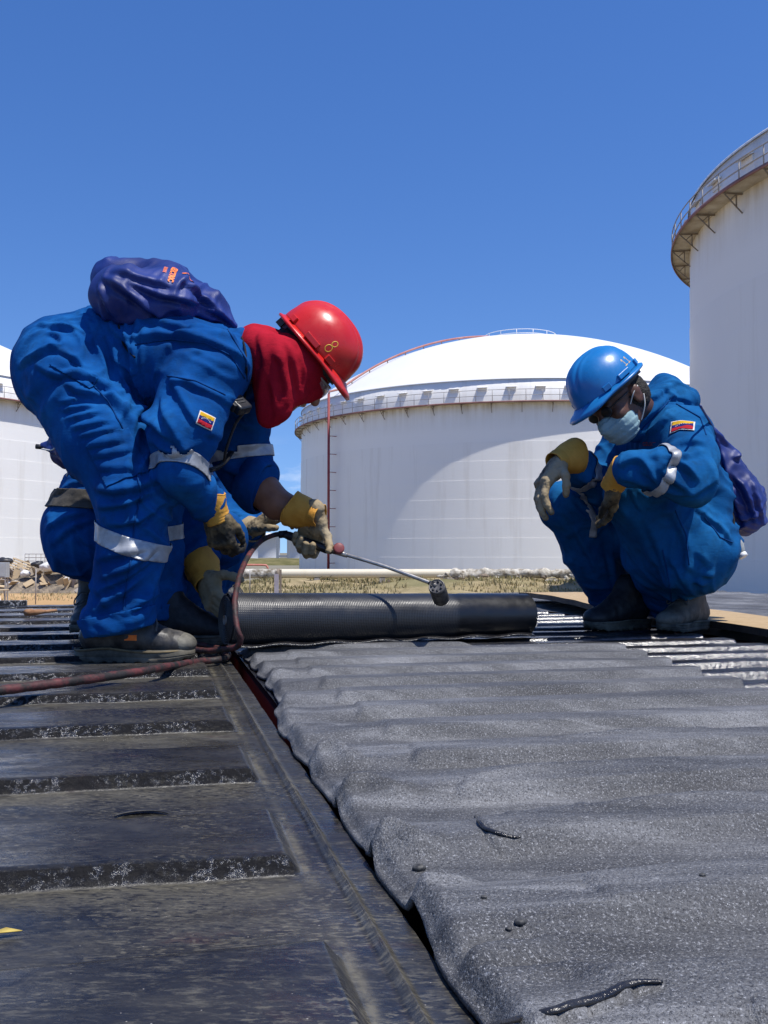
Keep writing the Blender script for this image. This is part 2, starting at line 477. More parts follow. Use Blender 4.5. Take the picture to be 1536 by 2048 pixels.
def nylon():
    m = Mat('bag_nylon', .5, .4)
    m.color(m.ramp(m.noise(6, 4), [(.35, (.006, .016, .105)), (.7, (.016, .038, .20))]))
    m.bump(m.noise(20, 4, .6, None, 1.2), .22, .006)
    w = m.math('ADD', m.wave(420, m.vec(), 0, 'X'), m.wave(420, m.vec(), 0, 'Z')); m.bump(w, .08, .001)
    m.rough(m.ramp(m.noise(9, 4), [(.3, .42), (.7, .6)])); return m.m
M_NYLON = nylon()
M_ORANGE = simple('orange_print', (.85, .16, .015), (.95, .24, .03), 60, .6)
M_CHEST = simple('red_embroidery', (.36, .030, .012), (.22, .02, .012), 160, .9)
def tape():
    m = Mat('reflective_tape', .42, .55)
    m.color(m.ramp(m.noise(14, 5, .65), [(.3, (.20, .21, .22)), (.55, (.42, .43, .44)), (.8, (.52, .53, .53))]))
    m.bump(m.wave(260, m.vec(), .2, 'Z'), .12, .001); m.bump(m.noise(30, 3), .25, .004)
    m.b.inputs['Metallic'].default_value = .25; return m.m
M_TAPE = tape()
M_WHITE_CLOTH = simple('white_cloth', (.62, .62, .63), (.75, .75, .76), 30, .85, .2, bump=.2, bscale=40)
def leather(name, c1, c2, dirt, lo=.4, hi=.62):
    m = Mat(name, .72, .3)
    m.color(m.mix(m.ramp(m.noise(11, 7, .62), [(lo, 0.), (hi, 1.)]), m.ramp(m.noise(9, 4), [(.3, c1), (.7, c2)]), dirt))
    m.bump(m.noise(70, 5, .6), .5, .004); m.bump(m.vor(160), .15, .0015); return m.m
M_GLOVE_Y = leather('glove_yellow_leather', (.52, .235, .030), (.66, .34, .055), (.30, .13, .03), .55, .80)
M_GLOVE_G = leather('glove_soiled_suede', (.27, .195, .095), (.36, .295, .19), (.050, .042, .028), .50, .68)
M_GLOVE_D = leather('glove_tarred_shaded_suede', (.17, .12, .055), (.26, .20, .11), (.020, .018, .014), .38, .58)  # tar-dark suede; on the squatting worker's left hand the dark colour paints in shade
def skin(name, c1, c2):
    m = Mat(name, .48, .4); m.color(m.ramp(m.noise(22, 5), [(.3, c1), (.7, c2)]))
    m.bump(m.noise(120, 4), .2, .002); m.b.inputs['Subsurface Weight'].default_value = .06; m.b.inputs['Subsurface Radius'].default_value = (.01, .004, .002)
    return m.m
M_SKIN1 = skin('skin_tan', (.20, .085, .045), (.29, .135, .075))
M_SKIN2 = skin('skin_brown', (.070, .030, .018), (.115, .050, .030))
def shell(name, c1, c2, scuff):
    m = Mat(name, .30, .5)
    c = m.ramp(m.noise(7, 5), [(.3, c1), (.7, c2)])
    m.color(m.mix(m.math('MULTIPLY', m.ramp(m.noise(48, 6, .7), [(.60, 0.), (.72, 1.)]), .5), c, scuff))
    m.rough(m.ramp(m.noise(26, 5, .7), [(.3, .24), (.7, .42)])); m.bump(m.noise(14, 3), .06, .01); return m.m
M_HELM_R = shell('helmet_red', (.46, .010, .010), (.60, .020, .016), (.30, .03, .03))
M_HELM_B = shell('helmet_blue', (.006, .125, .36), (.014, .190, .48), (.02, .08, .17))
M_BLACK = simple('black_rubber', (.010, .010, .012), (.025, .025, .027), 40, .55, .4, bump=.2)
M_BLACK_P = simple('black_plastic', (.008, .008, .009), (.018, .018, .02), 60, .38, .5)
M_STRAP = simple('black_webbing', (.006, .006, .008), (.014, .014, .016), 200, .8, .2, bump=.3, bscale=300, bdist=.001)
M_YEL = simple('yellow_paint', (.70, .40, .02), (.80, .50, .05), 90, .5)
def boot():
    m = Mat('boot_leather', .5, .4)
    dust = m.math('MULTIPLY', m.ramp(m.noise(13, 6, .65), [(.42, 0.), (.70, 1.)]), .75)
    m.color(m.mix(dust, m.ramp(m.noise(30, 4), [(.3, (.010, .0105, .012)), (.7, (.030, .030, .031))]), (.135, .122, .10)))
    m.bump(m.noise(45, 5), .35, .005); m.rough(m.ramp(m.noise(13, 5), [(.4, .34), (.7, .75)])); return m.m
M_BOOT = boot()
M_BOOT_D = simple('boot_dusty_suede', (.13, .115, .09), (.045, .040, .034), 16, .7, .3, bump=.35, bscale=50)
M_LACE = simple('dusty_lace', (.045, .042, .038), (.14, .13, .115), 60, .8)
M_SOLE = simple('boot_sole', (.035, .033, .028), (.15, .135, .10), 18, .75, .3, bump=.3)
M_SOLE_T = simple('boot_sole_tan', (.20, .155, .085), (.10, .08, .05), 26, .8, .2)
M_TOE = simple('dusty_toe_cap', (.20, .188, .15), (.07, .066, .056), 22, .7, .3, bump=.3)
M_HAIR = simple('black_hair', (.008, .007, .006), (.03, .027, .022), 150, .7, .3, bump=.9, bscale=190, bdist=.006)
M_MASK = simple('surgical_mask', (.20, .31, .34), (.25, .37, .40), 40, .85, .15, bump=.12, bscale=200, bdist=.002)
M_LOOP = simple('mask_loop', (.55, .55, .52), None, rough=.8)
M_FLAG = {k: simple('flag_'+k, c, tuple(x*.8 for x in c), 200, .85, .2, bump=.2, bscale=400, bdist=.001) for k, c in
          {'white': (.66, .64, .62), 'yellow': (.66, .38, .02), 'blue': (.012, .015, .13), 'red': (.42, .012, .025)}.items()}
def glass():
    m = Mat('goggle_lens', .08, .5); m.color((.75, .77, .76)); m.b.inputs['Transmission Weight'].default_value = .7; m.b.inputs['Alpha'].default_value = .65; return m.m
M_LENS = glass()
M_BOTTLE = simple('clear_dull_plastic', (.24, .25, .23), (.34, .35, .33), 30, .25)
M_CAPW = simple('white_cap', (.72, .72, .70), None, rough=.5)
M_STEEL = simple('worn_steel', (.34, .31, .26), (.52, .49, .44), 40, .36, .5, .85, bump=.2, bscale=120, bdist=.001)
M_BURNER = simple('sooty_steel', (.035, .034, .033), (.17, .16, .15), 60, .5, .5, .6, bump=.4, bscale=90, bdist=.002)
M_VALVE = simple('dull_red_knob', (.16, .030, .030), (.24, .055, .05), 60, .5)
def hose():
    m = Mat('tarred_red_hose', .62, .4)
    m.color(m.mix(m.ramp(m.noise(26, 6, .66), [(.36, 0.), (.56, 1.)]), m.ramp(m.noise(9, 3), [(.3, (.085, .020, .020)), (.7, (.15, .035, .033))]), (.020, .016, .014)))
    m.bump(m.noise(60, 5, .65), .6, .004); return m.m
M_HOSE = hose()

# bare, bitumen-primed container roof: black film, khaki dust lying in the troughs, worn through in places
def roof_bare():
    m = Mat('primed_roof_steel', .4, .5)
    st = m.vec((1, 3.4, 1), (0, 0, -TH)); st2 = m.vec((1, 1.7, 1), (0, 0, -TH)); st3 = m.vec((1, 6, 1), (0, 0, -TH))
    base = m.ramp(m.noise(4.5, 9, .74, st2, .4), [(.36, (.009, .009, .010)), (.50, (.019, .0185, .0185)), (.66, (.042, .039, .034))])
    khaki = m.ramp(m.noise(70, 6, .75, st), [(.35, (.060, .053, .034)), (.7, (.145, .130, .090))])
    tr = m.attr('trough')
    k = m.math('MULTIPLY', m.ramp(m.noise(6, 9, .76, st2, .3), [(.40, .05), (.60, .85)]), tr)
    c = m.mix(k, base, khaki)
    streak = m.math('MULTIPLY', m.ramp(m.noise(34, 9, .80, st, .4), [(.52, 0.), (.64, .75)]), m.ramp(m.noise(3.4, 4, .6), [(.38, .1), (.60, 1.)]))
    c = m.mix(streak, c, (.120, .110, .082))
    c = m.mix(m.ramp(m.noise(44, 8, .8, st3, .3), [(.55, 0.), (.66, .8)]), c, (.010, .010, .011))
    c = m.mix(m.ramp(m.noise(5.2, 7, .75, st2), [(.60, 0.), (.72, .55)]), c, (.050, .020, .014))
    fl = m.vec((1, 2.4, 1), (0, 0, -TH))
    c = m.mix(m.math('MULTIPLY', m.ramp(m.noise(105, 5, .62, fl), [(.54, 0.), (.60, .8)]), m.ramp(m.noise(7, 4, .6), [(.42, .05), (.62, 1.)])), c, (.135, .122, .088))
    c = m.mix(m.math('MULTIPLY', m.ramp(m.noise(85, 5, .62, m.vec((1, 2.4, 1), (0, 0, .2))), [(.53, 0.), (.60, .9)]), m.ramp(m.noise(6, 4, .6), [(.38, .1), (.6, 1.)])), c, (.0075, .0075, .009))
    c = m.mix(m.ramp(m.vor(70), [(.03, .8), (.05, 0.)]), c, (.34, .31, .27))
    c = m.mix(m.math('MULTIPLY', m.attr('joint'), m.ramp(m.noise(38, 7, .75), [(.38, .0), (.6, .85)])), c, (.145, .13, .088))
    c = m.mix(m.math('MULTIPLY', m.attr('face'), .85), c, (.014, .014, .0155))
    m.color(c)
    r = m.math('ADD', m.ramp(m.noise(9, 8, .75, st2), [(.38, .14), (.62, .44)]), m.math('MULTIPLY', k, .25))
    fr = m.ramp(m.noise(48, 6, .75), [(.42, .22), (.60, .17)])
    mx = m.n.new('ShaderNodeMix'); m.l.new(m.attr('face'), mx.inputs[0]); m.l.new(r, mx.inputs[2]); m.l.new(fr, mx.inputs[3]); m.rough(mx.outputs[0])
    ms = m.n.new('ShaderNodeMix'); m.l.new(m.attr('face'), ms.inputs[0]); ms.inputs[2].default_value = .5; m.l.new(m.math('MULTIPLY', m.ramp(m.noise(120, 4, .7), [(.49, 0.), (.58, 1.)]), m.ramp(m.noise(11, 5, .7), [(.42, .03), (.56, 1.)])), ms.inputs[3]); m.l.new(ms.outputs[0], m.b.inputs['Specular IOR Level'])
    m.bump(m.noise(60, 6, .7, fl, .3), .22, .0022); m.bump(m.noise(190, 4, .6), .18, .001)
    m.bump(m.math('MULTIPLY', m.noise(85, 5, .7), m.attr('face')), 1.0, .0055)
    return m.m
M_ROOF = roof_bare()
def roof_tar(name, dusty=.3, r0=.16, r1=.34):
    m = Mat(name, .3, .5)
    st = m.vec((.8, 4, 1), (0, 0, -TH))
    m.color(m.mix(m.ramp(m.noise(8, 8, .72, st), [(.45, 0.), (.72, dusty)]), (.010, .010, .012), (.115, .108, .095)))
    r = m.ramp(m.noise(12, 5, .6, st), [(.3, r0), (.7, r1)])
    mx = m.n.new('ShaderNodeMix'); m.l.new(m.attr('face'), mx.inputs[0]); m.l.new(r, mx.inputs[2]); mx.inputs[3].default_value = .20; m.rough(mx.outputs[0]); m.l.new(m.math('ADD', .5, m.math('MULTIPLY', m.attr('face'), .5)), m.b.inputs['Specular IOR Level'])
    q = m.math('SUBTRACT', 1.0, m.math('MULTIPLY', m.attr('face'), .85))
    m.bump(m.math('MULTIPLY', m.noise(22, 5, .6, st), q), .25, .006); m.bump(m.noise(75, 5, .65), .6, .0045); return m.m
M_TAR = roof_tar('wet_bitumen_coat')
def flaked():
    m = Mat('flaking_tar_coat', .5, .4)
    m.color(m.mix(m.math('MULTIPLY', m.ramp(m.noise(70, 5, .7), [(.52, 0.), (.57, 1.)]), m.ramp(m.noise(4, 3), [(.42, 0.), (.56, 1.)])), (.014, .014, .015), (.55, .54, .52))); m.bump(m.noise(60, 4), .4, .004); return m.m
M_FLAKED = flaked()
M_TAR_FAR = roof_tar('dry_bitumen_coat', .75, .35, .6)
def felt():
    m = Mat('mineral_roofing_felt', .6, .5)
    st = m.vec((.6, 3.2, 1), (0, 0, -TH)); st2 = m.vec((1, 1.8, 1), (0, 0, -TH))
    big = m.noise(4, 8, .66, st, .4)
    c = m.ramp(big, [(.34, (.038, .0385, .040)), (.5, (.095, .096, .098)), (.64, (.20, .202, .205))])
    c = m.mix(m.ramp(m.noise(480, 3, .8), [(.36, .9), (.52, 0.)]), c, (.016, .016, .018))
    c = m.mix(m.ramp(m.noise(420, 3, .8, m.vec((1, 1, 1), (.3, .2, .9))), [(.56, 0.), (.66, .85)]), c, (.34, .345, .355))
    c = m.mix(m.ramp(m.vor(120), [(.035, .9), (.055, 0.)]), c, (.75, .76, .78))
    c = m.mix(m.ramp(m.noise(2.6, 8, .76, m.vec((.5, 5, 1), (0, 0, -TH)), .4), [(.54, 0.), (.66, .7)]), c, (.028, .028, .028))
    c = m.mix(m.ramp(m.noise(16, 7, .8, st2), [(.62, 0.), (.70, .55)]), c, (.030, .030, .031))
    m.color(c)
    m.rough(m.ramp(m.noise(260, 3, .7), [(.35, .36), (.65, .74)]))
    m.bump(m.noise(240, 3, .75), .85, .0035); m.bump(m.noise(30, 8, .72, st), .35, .005); return m.m
M_FELT = felt()
def roll_mat():
    m = Mat('felt_underside_film', .30, .5)
    uv = m.vec((1, 1, 1), (0, 0, 0), 'UV')
    w1 = m.wave(1, m.vec((58, 1, 1), (0, 0, 0), 'UV'), .9, 'X'); w2 = m.wave(1, m.vec((1, 30, 1), (0, 0, 0), 'UV'), .6, 'Y')
    h = m.math('MAXIMUM', w1, m.math('MULTIPLY', w2, .8))
    h = m.math('MULTIPLY', h, m.attr('mesh_print'))
    m.color(m.mix(m.ramp(h, [(.45, 0.), (.95, 1.)]), (.006, .0065, .008), (.034, .035, .037)))
    m.bump(h, .35, .0014); m.bump(m.noise(32, 4), .16, .004)
    m.rough(m.ramp(m.noise(24, 4), [(.3, .28), (.7, .42)])); return m.m
M_ROLL = roll_mat()
M_RED_SIDE = simple('oxide_red_paint', (.15, .014, .012), (.085, .012, .010), 6, .6, bump=.2)
def osb(name):
    m = Mat(name, .8, .2)
    c = m.ramp(m.noise(26, 6, .7, m.vec((1, 4, 1), (0, 0, .5)), 1.0), [(.3, (.30, .20, .10)), (.5, (.41, .295, .165)), (.72, (.50, .38, .24))])
    m.color(m.mix(m.ramp(m.noise(9, 5), [(.6, 0.), (.8, .5)]), c, (.20, .12, .05))); m.bump(m.noise(60, 5, .6, m.vec((1, 4, 1), (0, 0, .5))), .6, .004); return m.m
M_OSB = osb('weathered_plywood'); M_OSB_EDGE = simple('dark_board_edge', (.016, .013, .011), (.05, .04, .03), 30, .7, bump=.4)  # board core and edges coloured much darker than the top face
M_WOOD = simple('raw_stick_wood', (.22, .10, .04), (.36, .20, .10), 30, .7, bump=.4)

# tanks
def white_paint(name, base, dirt, amt):
    m = Mat(name, .46, .4)
    st = m.vec((1.2, 1.2, .10)); n = m.noise(.55, 6, .62, st)
    c = m.ramp(m.noise(.12, 4, .6), [(.3, tuple(x*.95 for x in base)), (.7, base)])
    m.color(m.mix(m.ramp(n, [(.52, 0.), (.80, amt)]), c, dirt)); m.bump(m.noise(.35, 4), .15, .03); return m.m
M_TANK = white_paint('tank_white_paint', (.83, .81, .76), (.52, .47, .39), .5)
M_TANK_TOP = white_paint('tank_band_paint', (.79, .775, .74), (.42, .37, .30), .55)
M_DOME = white_paint('tank_dome_paint', (.74, .735, .71), (.60, .59, .55), .25)
M_DECK_U = simple('rusty_cream_underside', (.54, .50, .42), (.34, .28, .21), .8, .8)
M_RUST = simple('rust_red_steel', (.20, .085, .075), (.27, .14, .12), 1.2, .7)
M_GALV = simple('weathered_railing_steel', (.34, .33, .32), (.22, .19, .17), 1.0, .6)
M_BRK = simple('stained_bracket_steel', (.16, .12, .085), (.26, .21, .16), 1.5, .75)
M_PIPE_R = simple('fire_line_red', (.20, .022, .026), (.26, .04, .04), .8, .6)
# ground
def sand():
    m = Mat('ochre_sand', .95, .1)
    c = m.ramp(m.noise(.09, 8, .62), [(.3, (.36, .225, .10)), (.55, (.46, .295, .145)), (.75, (.52, .37, .21))])
    c = m.mix(m.ramp(m.noise(.05, 6, .6, m.vec((.35, 1, 1))), [(.5, 0.), (.64, .75)]), c, (.24, .205, .11))
    c = m.mix(m.ramp(m.noise(1.6, 5, .7), [(.62, 0.), (.72, .5)]), c, (.17, .13, .07)); m.color(c)
    m.bump(m.noise(1.2, 6, .65), .5, .12); return m.m
M_SAND = sand()
M_GROUND = simple('dusty_yard_ground', (.15, .14, .105), (.24, .22, .165), .06, .95, .1, bump=.4, bscale=1.5, bdist=.1)
def scrub():
    m = Mat('dry_scrub_ground', .95, .1)
    c = m.ramp(m.noise(.5, 7, .68), [(.3, (.20, .16, .085)), (.5, (.32, .255, .145)), (.72, (.42, .34, .21))])
    m.color(m.mix(m.ramp(m.noise(.11, 4), [(.45, 0.), (.62, .6)]), c, (.105, .115, .045))); m.bump(m.noise(1.8, 6, .7), .7, .2); return m.m
M_SCRUB = scrub()
M_GRASS = simple('dry_grass_blades', (.36, .29, .155), (.22, .19, .09), .7, .8, .2)
M_GRASS_G = simple('green_weed_blades', (.13, .13, .05), (.22, .19, .09), .9, .8, .2)
M_CREAM = white_paint('cream_pipe_paint', (.66, .60, .46), (.36, .30, .21), .55)
M_FLAKE = simple('torn_insulation', (.60, .57, .50), (.17, .14, .10), 2.4, .9, .2, bump=.6, bscale=6, bdist=.08)
M_CONC = simple('grey_concrete', (.34, .32, .29), (.22, .20, .18), 1.5, .9, bump=.4, bdist=.03)
M_LILAC = simple('pale_painted_steel', (.40, .36, .38), (.30, .26, .28), 2, .7)
M_BAG_W = simple('white_sack', (.70, .70, .68), (.50, .48, .45), 2, .75, bump=.6, bscale=3, bdist=.1)
M_BAG_K = simple('black_sack', (.015, .015, .017), (.05, .05, .05), 2, .45, bump=.6, bscale=3, bdist=.1)
M_CARD = simple('pale_scrap_board', (.46, .36, .23), (.33, .24, .14), .9, .9, bump=.3, bscale=3)
M_CARD2 = simple('grey_scrap_board', (.34, .30, .26), (.22, .19, .165), .9, .9)
M_BOXG = simple('grey_cabinet_paint', (.38, .41, .42), (.30, .32, .33), 1.2, .6)
M_FARW = simple('far_white_tank', (.66, .67, .68), (.58, .59, .60), .05, .7)
M_FARG = simple('far_grey_steel', (.23, .25, .27), None, rough=.7)
# ================================================================== the setting
ground = tag(obj('ground', [(-4000, -300, 0), (4000, -300, 0), (4000, 6000, 0), (-4000, 6000, 0)], [(0, 1, 2, 3)], M_GROUND, loc=(0, 0, 0)), kind='structure')
tag(obj('sand_lot', [(-70, 20, .004), (-14, 20, .004), (-6, 66, .004), (-10, 98, .004), (-90, 98, .004)], [(0, 1, 2, 3, 4)], M_SAND, loc=(0, 0, 0)), kind='structure')

def terrain(name, x0, x1, y0, y1, nx, ny, hf, mat, label_kind='structure'):
    xs = np.linspace(x0, x1, nx); ys = np.linspace(y0, y1, ny); X, Y = np.meshgrid(xs, ys, indexing='ij')
    p = np.stack([X.ravel(), Y.ravel(), np.zeros(X.size)], 1)
    e = sstep(0, .12, (X-x0)/(x1-x0))*sstep(0, .08, (x1-X)/(x1-x0))*sstep(0, .15, (Y-y0)/(y1-y0))*sstep(0, .15, (y1-Y)/(y1-y0))
    z = hf(p)*e.ravel()-.05+.06*e.ravel()
    v = p.copy(); v[:, 2] = z
    f = grid(nx, ny)[:, ::1]
    return tag(obj(name, v, f, mat, loc=(0, 0, 0)), kind=label_kind), (xs, ys, z.reshape(nx, ny))
def mounds(p):
    return .30+.75*np.clip(fbm(p*.085+3.1, 3)+.12, 0, 1)+.16*fbm(p*.5+9, 3)
scrub, SCR = terrain('scrub_ground', -16, 60, 56, 112, 150, 110, mounds, M_SCRUB)
def scr_z(x, y):
    xs, ys, z = SCR; i = int(np.clip(np.searchsorted(xs, x), 0, len(xs)-1)); j = int(np.clip(np.searchsorted(ys, y), 0, len(ys)-1)); return max(0., z[i, j])
bank, _ = terrain('earth_bank', -120, 90, 225, 275, 120, 16, lambda p: 1.35+.35*fbm(p*.06, 3), simple('bank_turf', (.085, .085, .03), (.19, .165, .075), .25, .95, .1))

# dry grass and weeds along the pipeline
def blades(n, area, hmin, hmax, wid, zf):
    x = RNG.uniform(area[0], area[1], n); y = RNG.uniform(area[2], area[3], n)
    keep = fbm(np.stack([x*.16, y*.16, x*0+5], 1), 2) > -.05; x, y = x[keep], y[keep]; n = len(x)
    z = np.array([zf(a, b) for a, b in zip(x, y)]) if zf else np.zeros(n)
    h = RNG.uniform(hmin, hmax, n); a = RNG.uniform(0, 6.28, n); w = wid*RNG.uniform(.6, 1.4, n)
    lean = RNG.normal(0, .3, (n, 2))*h[:, None]
    b = np.stack([x, y, z-.03], 1); s = np.stack([np.cos(a)*w, np.sin(a)*w, a*0], 1)
    t = b+np.stack([lean[:, 0], lean[:, 1], h], 1); mid = b*.45+t*.55-np.stack([lean[:, 0]*.2, lean[:, 1]*.2, 0*h], 1)
    v = np.stack([b-s, b+s, mid+s*.7, t, mid-s*.7], 1).reshape(-1, 3)
    i = np.arange(n)[:, None]*5
    f = [tuple(q) for q in np.concatenate([i+[0, 1, 2], ], 1)]+[tuple(q) for q in (i+[0, 2, 4])]+[tuple(q) for q in (i+[4, 2, 3])]
    return v, np.array(f)
v, f = blades(16000, (-14, 36, 58, 92), .10, .38, .05, scr_z)
tag(obj('dry_grass', v, f, M_GRASS, loc=(0, 0, 0), smooth=False), 'dry straw coloured grass around the cream pipeline', 'grass', kind='stuff')
v, f = blades(3000, (-12, 36, 70, 84), .10, .45, .05, scr_z)
tag(obj('green_weeds', v, f, M_GRASS_G, loc=(0, 0, 0), smooth=False), 'greener weeds growing along the foot of the pipeline', 'weeds', kind='stuff')
v, f = blades(2600, (-36, -8, 60, 76), .08, .32, .03, None)
tag(obj('sparse_grass', v, f, M_GRASS, loc=(0, 0, 0), smooth=False), 'sparse dry tufts on the sand before the rubbish heap', 'grass', kind='stuff')

# ------------------------------------------------------------------ storage tanks
def ring_profile(prof, n, a0=0, a1=2*math.pi):
    """revolve (r,z) profile"""
    full = abs(a1-a0-2*math.pi) < 1e-6
    a = np.linspace(a0, a1, n, endpoint=not full); pr = np.array(prof)
    v = np.stack([pr[:, 0][:, None]*np.cos(a), pr[:, 0][:, None]*np.sin(a), np.repeat(pr[:, 1][:, None], n, 1)], -1).reshape(-1, 3)
    i, j = np.meshgrid(np.arange(len(pr)-1), np.arange(n if full else n-1), indexing='ij'); j2 = (j+1) % n
    return v, np.stack([i*n+j, i*n+j2, (i+1)*n+j2, (i+1)*n+j], -1).reshape(-1, 4)
def stain_paint(zdeck):
    m = Mat('tank_paint_runoff', .5, .4)
    sx = m.n.new('ShaderNodeSeparateXYZ'); m.l.new(m.tc.outputs['Object'], sx.inputs[0])
    zz = m.math('SUBTRACT', sx.outputs['Z'], zdeck-3.4)
    zz = m.math('DIVIDE', zz, 3.4)
    st = m.noise(.9, 6, .65, m.vec((1.6, 1.6, .12)))
    k = m.math('MULTIPLY', m.ramp(zz, [(0., 0.), (.7, .35), (1., .95)]), m.ramp(st, [(.36, .1), (.68, 1.)]))
    m.color(m.mix(k, (.83, .81, .76), (.46, .39, .27))); return m.m
def tank_meshes(R, deck, top, rise, w, rail_h, ncourse):
    q = {}
    hs = np.linspace(0, deck, ncourse+1); q['course'] = []
    for i in range(ncourse):
        r = R+.045*(ncourse-1-i)*.75
        v, f = ring_profile([(r, hs[i]), (r, hs[i+1]-.004)], 220); v2, f2 = ring_profile([(r, hs[i+1]-.004), (r-.12, hs[i+1]-.004)], 220)
        q['course'].append(mesh_from(np.concatenate([v, v2]), np.concatenate([f, f2+len(v)]), True, 'shell_course'))
    v, f = ring_profile([(R, deck+.12), (R, top), (R-.05, top+.02)], 220); q['band'] = mesh_from(v, f, True, 'upper_shell')
    RS = (R*R+rise*rise)/(2*rise); pr = [(R+.10, top-.10), (R+.10, top+.03)]
    am = math.asin(R/RS)
    for t in np.linspace(1, 0, 30):
        pr.append((max(.02, RS*math.sin(am*t)), top+.05+rise-RS*(1-math.cos(am*t))))
    v, f = ring_profile(pr, 220); q['dome'] = mesh_from(v, f, True, 'dome_roof')
    v, f = ring_profile([(R-.02, deck-.02), (R+w, deck-.02), (R+w, deck+.06), (R-.02, deck+.06)], 220); q['deck'] = mesh_from(v, f, False, 'walkway_deck')
    v, f = ring_profile([(R+w, deck-.10), (R+w+.05, deck-.10), (R+w+.05, deck+.10), (R+w, deck+.10), (R+w, deck-.10)], 220); q['fascia'] = mesh_from(v, f, False, 'deck_fascia')
    q['rails'] = []
    for h in (rail_h, rail_h*.52):
        a = np.linspace(0, 2*math.pi, 220, endpoint=False)
        v, f = tube(np.stack([(R+w-.04)*np.cos(a), (R+w-.04)*np.sin(a), a*0+deck+h], 1), .035, 6, closed=True)
        q['rails'].append(mesh_from(v, f, True, 'guard_rail'))
    v, f = tube([(0, 0, 0), (0, 0, rail_h)], .038, 6); q['post'] = mesh_from(v, f, True, 'rail_post')
    b = MB(); T = .075
    b.bar((0, 0, -.10), (w, 0, -.10), T, T); b.bar((w*.95, 0, -.12), (w*.02, 0, -1.15), T*.8, T*.8)
    b.bar((w*.32, 0, -.1), (w*.32, 0, -.85), T*.8, T*.8); b.bar((w*.32, 0, -.12), (w*.66, 0, -.48), T*.7, T*.7)
    q['bracket'] = mesh_from(np.concatenate(b.v), b.f, False, 'bracket')
    b = MB(); W = .62
    b.add([(0, -W, .26), (0, W, .26), (.42, W, .10), (.42, -W, .10), (0, -W, .16), (0, W, .16), (.42, W, .02), (.42, -W, .02)],
          [(0, 3, 2, 1), (4, 5, 6, 7), (3, 7, 6, 2), (0, 4, 7, 3), (1, 2, 6, 5)])
    b.box((.03, 0, -.10), (.04, W*.9, .20))
    q['vent'] = mesh_from(np.concatenate(b.v), b.f, False, 'vent_hood')
    v, f = ring_profile([(.02, .5), (3.2, .42), (3.25, 0)], 48); q['hatch'] = mesh_from(v, f, True, 'roof_hatch')
    for n, mt in (('band', M_TANK_TOP), ('dome', M_DOME), ('deck', M_DECK_U), ('fascia', M_RUST), ('post', M_GALV), ('bracket', M_BRK), ('vent', M_TANK_TOP), ('hatch', M_RUST)):
        q[n].materials.append(mt)
    st = stain_paint(deck)
    for i, m_ in enumerate(q['course']): m_.materials.append(st if hs[i+1] > deck-3.4 else M_TANK)
    for m_ in q['rails']: m_.materials.append(M_GALV)
    return q
